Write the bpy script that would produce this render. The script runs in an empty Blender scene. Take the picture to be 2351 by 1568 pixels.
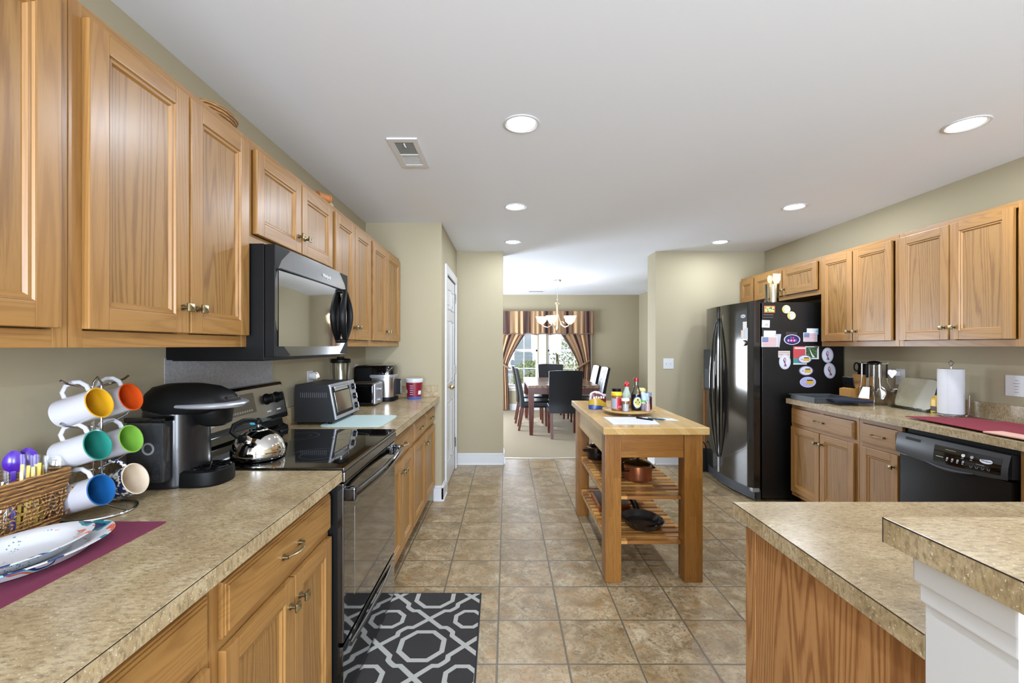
import bpy, bmesh, math, random
from mathutils import Matrix, Vector
random.seed(7)
R = math.radians
S = bpy.context.scene
COL = S.collection

# ------------------------------------------------------------------ camera
H = 1.36
cam = bpy.data.objects.new('camera', bpy.data.cameras.new('camera'))
COL.objects.link(cam)
cam.location = (0, 0, H); cam.rotation_euler = (R(90), 0, 0)
cam.data.sensor_width = 36; cam.data.lens = 36 * 1020 / 2351
cam.data.shift_x = 12.5 / 2351; cam.data.shift_y = 10 / 2351
cam.data.clip_start = .02
S.camera = cam

# ------------------------------------------------------------------ light and exposure
S.view_settings.view_transform = 'Standard'; S.view_settings.look = 'None'
S.view_settings.gamma = 1; S.view_settings.use_curve_mapping = False
S.view_settings.exposure = 0.14
world = bpy.data.worlds.new('world'); S.world = world; world.use_nodes = True
wn = world.node_tree.nodes; wn['Background'].inputs[0].default_value = (.80, .90, 1, 1); wn['Background'].inputs[1].default_value = 1.3
S.cycles.max_bounces = 8; S.cycles.diffuse_bounces = 5; S.cycles.glossy_bounces = 4
S.cycles.transmission_bounces = 8; S.cycles.transparent_max_bounces = 12
S.cycles.sample_clamp_indirect = 6; S.cycles.caustics_reflective = False; S.cycles.caustics_refractive = False

def light(name, kind, loc, rot, power, color=(1, 1, 1), **k):
    l = bpy.data.lights.new(name, kind); l.energy = power; l.color = color
    for a, b in k.items(): setattr(l, a, b)
    o = bpy.data.objects.new(name, l); COL.objects.link(o); o.location = loc; o.rotation_euler = rot
    return o
light('sun', 'SUN', (0, 14, 8), (R(-61), 0, R(9)), 3.2, (1, .95, .86), angle=R(.6))
# added fill lamps at assumed openings in the unseen wall behind the camera
light('rear_fill_left', 'AREA', (-.25, -3.42, 1.2), (R(90), 0, 0), 235, (.83, .945, 1.12), shape='RECTANGLE', size=1.25, size_y=2.1)
light('rear_fill_right', 'AREA', (2.0, -3.42, 1.25), (R(90), 0, 0), 225, (.83, .945, 1.12), shape='RECTANGLE', size=1.5, size_y=2.0)
light('daylight_dining', 'AREA', (.765, 9.6, 1.28), (R(-90), 0, 0), 220, (.84, .94, 1.10), shape='RECTANGLE', size=1.9, size_y=1.5)

light('dining_side_fill', 'AREA', (-1.97, 7.5, 1.0), (0, R(-90), 0), 200, (.84, .94, 1.08), shape='RECTANGLE', size=.95, size_y=1.9)  # added lamp standing in for an assumed side window out of view

# ------------------------------------------------------------------ materials
def lin(c):
    if isinstance(c, str):
        c = c.lstrip('#'); c = [int(c[i:i + 2], 16) for i in (0, 2, 4)]
    return tuple(((v / 255) / 12.92 if v / 255 <= .04045 else ((v / 255 + .055) / 1.055) ** 2.4) for v in c) + (1,)

class NT:
    def __init__(s, name):
        s.m = bpy.data.materials.new(name); s.m.use_nodes = True
        s.t = s.m.node_tree; s.b = s.t.nodes['Principled BSDF']; s.out = s.t.nodes['Material Output']
    def n(s, typ, ins=None, **props):
        nd = s.t.nodes.new(typ)
        for k, v in props.items(): setattr(nd, k, v)
        for k, v in (ins or {}).items(): s.link(v, nd.inputs[k])
        return nd
    def link(s, v, sock):
        if isinstance(v, bpy.types.NodeSocket): s.t.links.new(v, sock)
        elif isinstance(v, bpy.types.Node): s.t.links.new(v.outputs[0], sock)
        else: sock.default_value = v
    def p(s, **k):
        names = dict(color='Base Color', rough='Roughness', metal='Metallic', coat='Coat Weight', trans='Transmission Weight',
                     alpha='Alpha', ior='IOR', emit='Emission Color', estr='Emission Strength', normal='Normal', spec='Specular IOR Level', crough='Coat Roughness', sheen='Sheen Weight')
        for a, v in k.items(): s.link(v, s.b.inputs[names[a]])
        return s
    def math(s, op, a, b=0.0, c=None, clamp=False):
        nd = s.n('ShaderNodeMath', {0: a, 1: b}, operation=op, use_clamp=clamp)
        if c is not None: s.link(c, nd.inputs[2])
        return nd.outputs[0]
    def ramp(s, fac, stops, interp='LINEAR'):
        nd = s.n('ShaderNodeValToRGB', {0: fac}); r = nd.color_ramp; r.interpolation = interp
        while len(r.elements) < len(stops): r.elements.new(.5)
        for e, (pos, c) in zip(r.elements, stops): e.position = pos; e.color = c if len(c) == 4 else lin(c)
        return nd.outputs[0]
    def mix(s, f, a, b, mode='MIX'):
        nd = s.n('ShaderNodeMix', data_type='RGBA', blend_type=mode)
        s.link(f, nd.inputs[0]); s.link(a, nd.inputs[6]); s.link(b, nd.inputs[7])
        return nd.outputs[2]
    def obj(s, scale=(1, 1, 1), rand=0):
        tc = s.n('ShaderNodeTexCoord').outputs['Object']
        if rand:
            oi = s.n('ShaderNodeObjectInfo')
            k = s.math('MULTIPLY', oi.outputs['Random'], rand)
            tc = s.n('ShaderNodeVectorMath', {0: tc, 1: s.n('ShaderNodeCombineXYZ', {0: k, 1: k, 2: k})}, operation='ADD').outputs[0]
        return s.n('ShaderNodeMapping', {0: tc, 3: scale}).outputs[0]
    def noise(s, vec, scale, detail=3, rough=.55, dist=0):
        return s.n('ShaderNodeTexNoise', {'Vector': vec, 'Scale': scale, 'Detail': detail, 'Roughness': rough, 'Distortion': dist}).outputs[0]
    def bump(s, h, strength=.2, dist=.002):
        return s.n('ShaderNodeBump', {'Height': h, 'Strength': strength, 'Distance': dist}).outputs[0]

def simple(name, c, rough=.5, metal=0, coat=0, var=.06, nscale=40, bump=0, **k):
    t = NT(name); col = lin(c) if not (isinstance(c, tuple) and len(c) == 4) else c
    v = t.obj(); f = t.noise(v, nscale, 4)
    lo = tuple(x * (1 - var) for x in col[:3]) + (1,); hi = tuple(min(1, x * (1 + var)) for x in col[:3]) + (1,)
    t.p(color=t.mix(f, lo, hi), rough=rough, metal=metal, coat=coat)
    if bump: t.p(normal=t.bump(f, bump, .001))
    t.p(**k)
    return t.m

def oak(name, axis, base='#c8935f', dark='#a8713f', light_='#d8a672', rough=.36, amt=1.0):
    t = NT(name)
    sc = [1, 1, 1]; sc[axis] = .06
    v = t.obj(tuple(sc), rand=37)
    w1 = t.noise(v, 4, 2); k = t.math('MULTIPLY', w1, .30)
    wv = t.n('ShaderNodeVectorMath', {0: v, 1: t.n('ShaderNodeCombineXYZ', {0: k, 1: k, 2: k})}, operation='ADD').outputs[0]
    w = t.n('ShaderNodeTexWave', {'Vector': wv, 'Scale': 22, 'Distortion': 5, 'Detail': 3, 'Detail Scale': 1.5, 'Detail Roughness': .65}, wave_type='BANDS', bands_direction='DIAGONAL').outputs[0]
    sc[axis] = .035; fv = t.obj(tuple(sc), rand=37)
    fine = t.noise(fv, 420, 2, .6)
    c = t.ramp(w, [(0, dark), (.28, base), (.75, light_)])
    c = t.mix(t.math('MULTIPLY', t.noise(v, 3.0, 2), .3), c, lin(base))
    pores = t.math('MULTIPLY', t.ramp(fine, [(.36, (1, 1, 1, 1)), (.50, (0, 0, 0, 1))]), t.math('ADD', .35, t.math('MULTIPLY', t.math('SUBTRACT', 1.0, w), .65)))
    c = t.mix(t.math('MULTIPLY', pores, .75), c, lin(dark))
    t.p(color=t.mix(min(1.0, .62 * amt), lin(base), c), rough=rough, coat=.12, crough=.25, normal=t.bump(fine, .05, .0006))
    return t.m
def stave(name, axis, cols, length=.32, width=.045, rough=.33):
    # edge-glued staves running along one axis, with fine grain inside each stave
    t = NT(name); sx = t.n('ShaderNodeSeparateXYZ', {0: t.n('ShaderNodeTexCoord').outputs['Object']})
    o = [i for i in range(3) if i != axis]
    cross = t.math('ADD', sx.outputs[o[0]], t.math('MULTIPLY', sx.outputs[o[1]], .93))
    vec = t.n('ShaderNodeCombineXYZ', {0: sx.outputs[axis], 1: cross})
    b = t.n('ShaderNodeTexBrick', {'Vector': vec, 'Scale': 1, 'Mortar Size': 0, 'Mortar Smooth': 0, 'Color1': lin(cols[0]), 'Color2': lin(cols[1]), 'Brick Width': length, 'Row Height': width, 'Bias': -.1}, offset=.37, squash=1.0).outputs[0]
    sc = [1, 1, 1]; sc[axis] = .06; f = t.noise(t.obj(tuple(sc)), 150, 4, .6, .6)
    c = t.mix(t.ramp(f, [(.35, (.55, .55, .55, 1)), (.62, (0, 0, 0, 1))]), b, lin(cols[2]))
    t.p(color=c, rough=rough, coat=.15, normal=t.bump(f, .04, .0006)); return t.m
M = {}
M['oak_v'] = oak('oak_vertical', 2, '#976e3b', '#7c5228', '#a17844', amt=.7)
M['oak_h'] = oak('oak_horizontal', 0, '#956c38', '#785027', '#9e7540', amt=.7)
M['oak_p'] = oak('oak_panel', 2, '#8f6836', '#6f4a23', '#987240', amt=1.2)
M['oak_dark'] = simple('oak_toe_kick', '#6b4526', .6)
M['oak_end'] = oak('oak_end_panel', 2, '#a77645', '#86562d', '#b38352', amt=1.6)
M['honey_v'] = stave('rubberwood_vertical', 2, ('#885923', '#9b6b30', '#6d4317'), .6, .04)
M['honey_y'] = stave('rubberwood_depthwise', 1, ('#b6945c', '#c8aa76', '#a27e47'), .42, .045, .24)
M['honey_x'] = stave('rubberwood_across', 0, ('#895a23', '#996a2e', '#6d4317'), .26, .05)
def honey_shelf():
    t = NT('rubberwood_slats'); v = t.obj((1, 1, 1))
    b = t.n('ShaderNodeTexBrick', {'Vector': v, 'Scale': 9, 'Mortar Size': 0, 'Color1': lin('#7b4a1e'), 'Color2': lin('#cf9b55'), 'Brick Width': 1.3, 'Row Height': .55})
    t.p(color=b.outputs[0], rough=.4); return t.m
M['slat'] = honey_shelf()
def laminate():
    t = NT('laminate_stone'); v = t.obj((1, 1, 1))
    a = t.noise(v, 9, 6, .62, .6); b = t.noise(t.obj((1, 2.2, 1)), 60, 5, .65); c3 = t.noise(v, 220, 2)
    c = t.ramp(a, [(.3, '#927e5e'), (.5, '#a99572'), (.7, '#bcab8b')])
    c = t.mix(t.ramp(b, [(.45, (0, 0, 0, 1)), (.72, (1, 1, 1, 1))]), c, lin('#78674d'))
    c = t.mix(t.ramp(c3, [(.62, (0, 0, 0, 1)), (.74, (1, 1, 1, 1))]), c, lin('#d8ceb8'))
    t.p(color=c, rough=.24, spec=.5); return t.m
M['lam'] = laminate()
M['seam'] = simple('laminate_seam', '#2c241d', .5)
def tiles():
    t = NT('vinyl_tile'); g = t.n('ShaderNodeTexCoord').outputs['Object']
    sx = t.n('ShaderNodeSeparateXYZ', {0: g}); T = .3048
    u = t.math('DIVIDE', t.math('ADD', sx.outputs[0], .041 + T * 40), T); w = t.math('DIVIDE', t.math('ADD', sx.outputs[1], -1.898 + T * 40), T)
    fu = t.math('FRACT', u); fw = t.math('FRACT', w)
    def edge(f): return t.math('MINIMUM', f, t.math('SUBTRACT', 1.0, f))
    e = t.math('MINIMUM', edge(fu), edge(fw))
    e2 = t.math('ADD', e, t.math('MULTIPLY', t.math('SUBTRACT', t.noise(g, 60, 2), .5), .006))
    gl = t.n('ShaderNodeMapRange', {0: e2, 1: .010, 2: .018, 3: 1.0, 4: 0.0}).outputs[0]
    cell = t.n('ShaderNodeCombineXYZ', {0: t.math('FLOOR', u), 1: t.math('FLOOR', w)})
    wn_ = t.n('ShaderNodeTexWhiteNoise', {0: cell}, noise_dimensions='3D')
    off = t.n('ShaderNodeVectorMath', {0: wn_.outputs[1], 1: (9, 9, 9)}, operation='MULTIPLY').outputs[0]
    v = t.n('ShaderNodeVectorMath', {0: g, 1: off}, operation='ADD').outputs[0]
    a = t.noise(v, 7, 6, .65, .8); b = t.noise(v, 38, 5, .7, 1.2)
    c = t.ramp(a, [(.30, '#6f5d42'), (.46, '#8d7c5f'), (.64, '#b0a083')])
    c = t.mix(t.ramp(b, [(.47, (0, 0, 0, 1)), (.68, (.9, .9, .9, 1))]), c, lin('#5a4930'))
    c = t.mix(t.math('MULTIPLY', wn_.outputs[0], .22), c, lin('#a9885a'))
    c = t.mix(t.ramp(t.noise(v, 14, 4, .6), [(.5, (0, 0, 0, 1)), (.75, (.55, .55, .55, 1))]), c, lin('#9c7340'))
    c = t.mix(gl, c, lin('#5d5546'))
    h = t.math('SUBTRACT', t.math('MULTIPLY', b, .3), gl)
    t.p(color=c, rough=t.math('ADD', t.math('MULTIPLY', a, .2), .24), normal=t.bump(h, .35, .002)); return t.m
M['tile'] = tiles()
M['wall'] = simple('wall_paint', '#a59b81', .85, var=.015, nscale=300, bump=.04)
M['ceil'] = simple('ceiling_paint', '#eaeff7', .9, var=.01, nscale=200)
M['white'] = simple('white_gloss_paint', '#cdced0', .35, var=.01)
M['whitem'] = simple('white_matte', '#dcdcdc', .6, var=.02)
def carpet():
    t = NT('carpet_pile'); v = t.obj(); n = t.noise(v, 260, 3, .7); b = t.noise(v, 5, 4)
    t.p(color=t.mix(t.math('MULTIPLY', b, .7), t.ramp(n, [(.3, '#81725c'), (.7, '#a99d86')]), lin('#93856e')), rough=1.0, normal=t.bump(n, .5, .004)); return t.m
M['carpet'] = carpet()
M['black'] = simple('black_plastic', '#0b0b0b', .45, spec=.18)
M['blackg'] = simple('black_gloss', '#050506', .07, coat=.5)
M['blackm'] = simple('black_matte', '#19191a', .65)
def fridge_side():
    t = NT('textured_black_steel'); n = t.noise(t.obj(), 190, 2, .6)
    t.p(color=lin('#0d0c0c'), rough=.34, normal=t.bump(n, .5, .002)); return t.m
M['fridge_side'] = fridge_side()
M['bsteel'] = simple('black_stainless_gloss', (.36, .355, .35, 1), .16, 1.0, var=.02)
M['glassblack'] = simple('ceramic_glass', '#040404', .05, coat=1)
M['steel'] = simple('brushed_steel', (.55, .53, .51, 1), .28, 1.0, var=.08, nscale=90)
M['mirror'] = simple('polished_steel', (.78, .77, .75, 1), .06, 1.0, var=.01)
M['chrome'] = simple('chrome_wire', (.6, .6, .62, 1), .15, 1.0)
M['dsteel'] = simple('dark_steel', (.22, .21, .2, 1), .25, 1.0)
M['silver'] = simple('silver_plastic', '#a9acb2', .3, .6)
M['brass'] = simple('antique_brass', (.22, .18, .10, 1), .3, 1.0, var=.4, nscale=120)
M['brassl'] = simple('aged_brass_face', (.50, .44, .27, 1), .3, 1.0, var=.4, nscale=160)
M['gold'] = simple('polished_brass', (.72, .6, .38, 1), .2, 1.0)
M['leather'] = simple('black_leather', '#0e1016', .4, spec=.35, bump=.05)
M['cherry'] = oak('cherry_wood', 2, '#5c2714', '#3c1509', '#70341c', .3)
M['ceramic'] = simple('white_ceramic', '#bcbbc0', .2, coat=.3, var=.01)
def glass(name, c=(1, 1, 1), rough=0.02, mixf=.12, gf=.9):
    t = NT(name); n = t.noise(t.obj(), 3, 1)
    tr = t.n('ShaderNodeBsdfTransparent', {0: (*c, 1)}); gl = t.n('ShaderNodeBsdfGlossy', {0: (1, 1, 1, 1), 1: rough})
    fr = t.n('ShaderNodeFresnel', {0: 1.5}); f = t.math('ADD', t.math('MULTIPLY', fr.outputs[0], gf), t.math('MULTIPLY', n, mixf), clamp=True)
    mx = t.n('ShaderNodeMixShader', {0: f, 1: tr.outputs[0], 2: gl.outputs[0]})
    t.t.links.new(mx.outputs[0], t.out.inputs[0]); return t.m
M['pane'] = glass('window_glass', mixf=.03)
M['glass'] = glass('clear_glass', (.94, .96, .96), mixf=.08)
M['film'] = glass('clear_film', (.96, .96, .97), .2, mixf=.02, gf=.3)
M['glasssm'] = glass('smoked_plastic', (.25, .25, .26), mixf=.15)
def emis(name, c, s):
    t = NT(name); n = t.noise(t.obj(), 5, 1)
    t.p(color=(*c, 1), emit=t.mix(n, (*c, 1), (*c, 1)), estr=s); return t.m
M['lens'] = emis('lamp_lens', (1, .97, .92), 14)
M['shade'] = emis('frosted_amber_glass', (1, .80, .55), 1.15)
M['maroon'] = simple('maroon_felt', '#6d2340', .95, var=.15, nscale=60, bump=.2)
M['maroon2'] = simple('dark_red_cloth', '#7a2230', .95, var=.12, nscale=60, bump=.2)
M['paper'] = simple('paper_white', '#c6c7d0', .8, var=.02)
M['navy'] = simple('navy_cloth', '#161d30', .95, var=.2, bump=.2)
M['copper'] = simple('copper_enamel', (.42, .15, .07, 1), .28, .85)
def C(hexc, rough=.5, **k):
    key = 'c' + hexc + str(rough)
    if key not in M: M[key] = simple('paint_' + hexc.strip('#'), hexc, rough, var=.03, **k)
    return M[key]

# ------------------------------------------------------------------ mesh building
class MB:
    def __init__(s): s.v = []; s.f = []; s.m = []
    def add(s, vs, fs, m=0, mtx=None):
        o = len(s.v)
        for p in vs:
            p = Vector(p)
            s.v.append(tuple(mtx @ p) if mtx is not None else tuple(p))
        for i, f in enumerate(fs):
            s.f.append(tuple(o + k for k in f)); s.m.append(m[i] if isinstance(m, list) else m)
        return s
    def bm(s, bm, m=0, mtx=None):
        bm.verts.ensure_lookup_table(); bm.verts.index_update()
        s.add([v.co.copy() for v in bm.verts], [[v.index for v in f.verts] for f in bm.faces], m, mtx); bm.free(); return s
    def box(s, x0, x1, y0, y1, z0, z1, m=0, bev=0, seg=2, mtx=None):
        bm = bmesh.new(); bmesh.ops.create_cube(bm, size=1)
        for v in bm.verts: v.co = Vector(((x0 + x1) / 2 + v.co.x * (x1 - x0), (y0 + y1) / 2 + v.co.y * (y1 - y0), (z0 + z1) / 2 + v.co.z * (z1 - z0)))
        if bev: bmesh.ops.bevel(bm, geom=bm.edges[:], offset=min(bev, .49 * min(abs(x1 - x0), abs(y1 - y0), abs(z1 - z0))), segments=seg, affect='EDGES', profile=.6)
        return s.bm(bm, m, mtx)
    def lathe(s, prof, c=(0, 0, 0), m=0, seg=28, mtx=None, cap=True, a0=0, a1=2 * math.pi, sx=1, sy=1):
        full = abs(a1 - a0 - 2 * math.pi) < 1e-6; n = seg if full else seg + 1
        vs = []; fs = []; ms = []
        for (r, z) in prof:
            for i in range(n):
                a = a0 + (a1 - a0) * i / seg; vs.append((c[0] + r * math.cos(a) * sx, c[1] + r * math.sin(a) * sy, c[2] + z))
        for j in range(len(prof) - 1):
            for i in range(seg):
                i2 = (i + 1) % n
                fs.append((j * n + i, j * n + i2, (j + 1) * n + i2, (j + 1) * n + i)); ms.append(m[j] if isinstance(m, list) else m)
        if cap and full:
            if prof[0][0] > 1e-6: fs.append(tuple(range(n))[::-1]); ms.append(m[0] if isinstance(m, list) else m)
            if prof[-1][0] > 1e-6: fs.append(tuple((len(prof) - 1) * n + i for i in range(n))); ms.append(m[-1] if isinstance(m, list) else m)
        return s.add(vs, fs, ms, mtx)
    def cyl(s, a, b, r, m=0, seg=16, r2=None):
        a = Vector(a); b = Vector(b); d = b - a; L = d.length
        q = d.to_track_quat('Z', 'Y').to_matrix().to_4x4(); q.translation = a
        return s.lathe([(r, 0), (r if r2 is None else r2, L)], m=m, seg=seg, mtx=q)
    def tube(s, pts, r, m=0, seg=8, closed=False, flat=1.0, up=None):
        pts = [Vector(p) for p in pts]; n = len(pts); vs = []; fs = []
        rr = r if isinstance(r, (list, tuple)) else [r] * n
        prev = None
        for i, p in enumerate(pts):
            if closed: t = pts[(i + 1) % n] - pts[i - 1]
            else: t = pts[min(i + 1, n - 1)] - pts[max(i - 1, 0)]
            t.normalize()
            if up is not None: u = Vector(up) - t * Vector(up).dot(t)
            elif prev is None: u = Vector((0, 0, 1)) if abs(t.z) < .9 else Vector((1, 0, 0)); u = u - t * u.dot(t)
            else: u = prev - t * prev.dot(t)
            u.normalize(); prev = u; w = t.cross(u)
            for k in range(seg):
                a = 2 * math.pi * k / seg; vs.append(p + u * math.cos(a) * rr[i] * flat + w * math.sin(a) * rr[i])
        for i in range(n if closed else n - 1):
            j = (i + 1) % n
            for k in range(seg):
                k2 = (k + 1) % seg; fs.append((i * seg + k, i * seg + k2, j * seg + k2, j * seg + k))
        if not closed: fs.append(tuple(range(seg))[::-1]); fs.append(tuple((n - 1) * seg + k for k in range(seg)))
        return s.add(vs, fs, m)
    def prism(s, poly, h0, h1, m=0, mtx=None, mside=None):
        n = len(poly); vs = [(x, y, h0) for x, y in poly] + [(x, y, h1) for x, y in poly]
        fs = [tuple(range(n))[::-1], tuple(range(n, 2 * n))] + [(i, (i + 1) % n, n + (i + 1) % n, n + i) for i in range(n)]
        return s.add(vs, fs, [m, m] + [mside if mside is not None else m] * n, mtx)
    def sphere(s, c, r, m=0, seg=16, rings=10, sc=(1, 1, 1)):
        return s.lathe([(max(1e-7, r * math.sin(math.pi * i / rings)), -r * math.cos(math.pi * i / rings) * sc[2]) for i in range(rings + 1)], c, m, seg, cap=False, sx=sc[0], sy=sc[1])
    def grid(s, fn, nu, nv, m=0, thick=0):
        vs = [fn(i / nu, j / nv) for j in range(nv + 1) for i in range(nu + 1)]
        fs = [(j * (nu + 1) + i, j * (nu + 1) + i + 1, (j + 1) * (nu + 1) + i + 1, (j + 1) * (nu + 1) + i) for j in range(nv) for i in range(nu)]
        ms = [m(i / nu, j / nv) if callable(m) else m for j in range(nv) for i in range(nu)]
        if thick:
            me = bmesh.new(); bv = [me.verts.new(v) for v in vs]
            for f, mi in zip(fs, ms): q = me.faces.new([bv[k] for k in f]); q.material_index = mi
            me.normal_update(); geom = me.faces[:]
            bmesh.ops.solidify(me, geom=geom, thickness=thick)
            me.verts.index_update(); mm = [f.material_index for f in me.faces]
            s.add([v.co.copy() for v in me.verts], [[v.index for v in f.verts] for f in me.faces], mm); me.free(); return s
        return s.add(vs, fs, ms)
    def text(s, body, size, mtx, m=0, depth=.0004, align='CENTER', xs=1.0):
        cu = bpy.data.curves.new('t', 'FONT'); cu.body = body; cu.size = size; cu.extrude = depth; cu.align_x = align; cu.align_y = 'CENTER'; cu.resolution_u = 2
        o = bpy.data.objects.new('t', cu); me = bpy.data.meshes.new_from_object(o)
        k = Matrix.Diagonal((xs, 1, 1, 1))
        s.add([v.co.copy() for v in me.vertices], [tuple(p.vertices) for p in me.polygons], m, mtx @ k)
        bpy.data.objects.remove(o); bpy.data.curves.remove(cu); bpy.data.meshes.remove(me); return s
    def build(s, name, mats, parent=None, smooth=35, kind=None):
        me = bpy.data.meshes.new(name); me.from_pydata(s.v, [], s.f); me.validate()
        if not isinstance(mats, (list, tuple)): mats = [mats]
        for mt in mats: me.materials.append(M[mt] if isinstance(mt, str) else mt)
        if len(me.polygons) == len(s.m): me.polygons.foreach_set('material_index', s.m)
        b = bmesh.new(); b.from_mesh(me); bmesh.ops.recalc_face_normals(b, faces=b.faces[:]); b.to_mesh(me); b.free()
        if smooth:
            me.polygons.foreach_set('use_smooth', [True] * len(me.polygons)); me.set_sharp_from_angle(angle=R(smooth))
        o = bpy.data.objects.new(name, me); COL.objects.link(o)
        if smooth == 35:
            wn_m = o.modifiers.new('weighted_normals', 'WEIGHTED_NORMAL'); wn_m.keep_sharp = True; wn_m.weight = 100
        if parent: o.parent = parent
        if kind: o['kind'] = kind
        return o

def tag(o, label, cat, group=None):
    o['label'] = label; o['category'] = cat
    if group: o['group'] = group
    return o
def thing(name, label, cat, loc=(0, 0, 0), rz=0, group=None):
    o = bpy.data.objects.new(name, None); COL.objects.link(o); o.empty_display_size = .1
    o.location = loc; o.rotation_euler = (0, 0, rz); return tag(o, label, cat, group)
def struct(name, mb, mats, parent=None, smooth=35):
    return mb.build(name, mats, parent, smooth, None if parent else 'structure')
def copy_tree(o, parent=None):
    c = o.copy(); COL.objects.link(c); c.parent = parent
    for ch in list(o.children): copy_tree(ch, c)
    return c
def frame(origin, xdir, ydir):
    x = Vector(xdir).normalized(); y = Vector(ydir).normalized(); z = x.cross(y)
    m = Matrix((x, y, z)).transposed().to_4x4(); m.translation = Vector(origin); return m
def W(px, py, d):   # reading of the photograph: the point at depth d
    return Vector(((px - 1163) / 1020 * d, d, H - (py - 794) / 1020 * d))
CT = .914

# ------------------------------------------------------------------ the room
XL, XR, YB, YD, CZ = -1.237, 2.95, 5.08, 9.39, 2.44
struct('floor', MB().box(XL - .1, XR + .1, -3.5, 5.37, -.1, 0), 'tile', smooth=0)
struct('floor_dining', MB().box(-1.9, 2.9, 5.37, YD + .1, -.1, .004), 'carpet', smooth=0)
struct('ceiling', MB().box(-1.9, XR + .1, -3.5, YD + .1, CZ, CZ + .1), 'ceil', smooth=0)
struct('wall_left', MB().box(XL - .1, XL, -3.5, YB + .28, 0, CZ), 'wall', smooth=0)
struct('wall_right', MB().box(XR, XR + .1, -3.5, YB + .28, 0, CZ), 'wall', smooth=0)
struct('wall_pantry', MB().box(XL, -.57, 3.9, 4.0, 0, CZ).box(-.67, -.57, 4.0, 4.16, 0, CZ).box(-.67, -.57, 4.92, YB, 0, CZ).box(-.67, -.57, 4.16, 4.92, 2.05, CZ), 'wall', smooth=0)
struct('wall_back', MB().box(XL, -.04, YB, YB + .28, 0, CZ).box(1.703, XR, YB, YB + .28, 0, CZ), 'wall', smooth=0)
struct('wall_dining_left', MB().box(-1.9, -1.8, YB + .28, 6.5, 0, CZ).box(-1.9, -1.8, 8.5, YD, 0, CZ).box(-1.9, -1.8, 6.5, 8.5, 0, .5).box(-1.9, -1.8, 6.5, 8.5, 2.05, CZ).box(-1.8, XL - .1, YB + .18, YB + .28, 0, CZ), 'wall', smooth=0)  # out-of-view opening cut to let in the added side lamp
struct('wall_dining_right', MB().box(2.8, 2.9, YB + .28, YD, 0, CZ), 'wall', smooth=0)
WZ0, WZ1 = .50, 2.02
WX = [(-.20, .655), (.87, 1.73)]
fw = MB().box(-1.9, 2.9, YD, YD + .12, 0, WZ0).box(-1.9, 2.9, YD, YD + .12, WZ1, CZ)
fw.box(-1.9, WX[0][0], YD, YD + .12, WZ0, WZ1).box(WX[0][1], WX[1][0], YD, YD + .12, WZ0, WZ1).box(WX[1][1], 2.9, YD, YD + .12, WZ0, WZ1)
struct('wall_dining_back', fw, 'wall', smooth=0)
# unseen wall behind the camera, openings made for the added fill lamps
bw = MB().box(XL, -.88, -3.6, -3.5, 0, CZ).box(.38, 1.25, -3.6, -3.5, 0, CZ).box(2.75, XR, -3.6, -3.5, 0, CZ).box(-.88, .38, -3.6, -3.5, 2.25, CZ).box(1.25, 2.75, -3.6, -3.5, 2.25, CZ).box(1.25, 2.75, -3.6, -3.5, 0, .25).box(-.88, .38, -3.6, -3.5, 0, .15)
struct('wall_front', bw, 'wall', smooth=0)

def base_prof(mb, x0, x1, y0, y1, nx, ny, h=.135, t=.016, z0=0):
    # a skirting board along a wall face: board, cap and shoe; (nx, ny) points into the room
    for (a, b, z_a, z_b, bev) in ((0, t, z0, h - .02, .001), (0, t * .65, h - .02, h, .004), (0, t + .010, z0, z0 + .018, .005)):
        mb.box(min(x0, x0 + nx * b) if nx else x0, max(x1, x1 + nx * b) if nx else x1, min(y0, y0 + ny * b) if ny else y0, max(y1, y1 + ny * b) if ny else y1, z_a, z_b, 0, bev)
    return mb
struct('baseboard_back', base_prof(base_prof(MB(), -.57, -.04, YB, YB, 0, -1), 1.703, 2.2, YB, YB, 0, -1), 'white')
struct('baseboard_opening', base_prof(base_prof(MB(), -.04, -.04, YB - .016, YB + .28, 1, 0), 1.703, 1.703, YB - .016, YB + .28, -1, 0), 'white')
struct('baseboard_pantry', base_prof(base_prof(MB(), -.64, -.554, 3.9, 3.9, 0, -1), -.57, -.57, 3.884, 4.09, 1, 0), 'white')
struct('baseboard_dining', base_prof(base_prof(MB(), -1.8, 2.8, YD, YD, 0, -1, z0=.004), 2.8, 2.8, YB + .28, YD, -1, 0, z0=.004), 'white')
struct('trim_threshold', MB().box(-.04, 1.703, 5.355, 5.385, 0, .009, 0, .003), simple('threshold_metal', '#c9c4b8', .3, .5))

# pantry door
tr = MB()
for (y0, y1, z0, z1) in ((4.09, 4.17, 0, 2.12), (4.91, 4.99, 0, 2.12), (4.17, 4.91, 2.04, 2.12)):
    tr.box(-.57, -.552, y0, y1, z0, z1, 0, .005)
struct('trim_1', tr, 'white')
dr = bpy.data.objects.new('door_1', None); COL.objects.link(dr); dr.location = (-.57, 4.54, 0); dr['kind'] = 'structure'
lf = MB().box(-.037, -.004, -.365, .365, .012, 2.035, 0, .002)
for (z0, z1) in ((.22, .82), (.98, 1.62), (1.72, 1.93)):
    for (y0, y1) in ((-.28, -.04), (.04, .28)):
        for (a, b, c_, d) in ((y0, y1, z0, z0 + .018), (y0, y1, z1 - .018, z1), (y0, y0 + .018, z0, z1), (y1 - .018, y1, z0, z1)):
            lf.box(-.006, .001, a, b, c_, d, 0, .003)
        lf.box(-.006, .0005, y0 + .045, y1 - .045, z0 + .045, z1 - .045, 0, .004)
struct('door_leaf', lf, 'white', dr)
struct('door_knob', MB().cyl((-.004, -.31, .97), (.03, -.31, .97), .011, 0).sphere((.05, -.31, .97), .027, 0).cyl((-.004, -.31, .97), (.003, -.31, .97), .03, 0), 'gold', dr)
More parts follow.
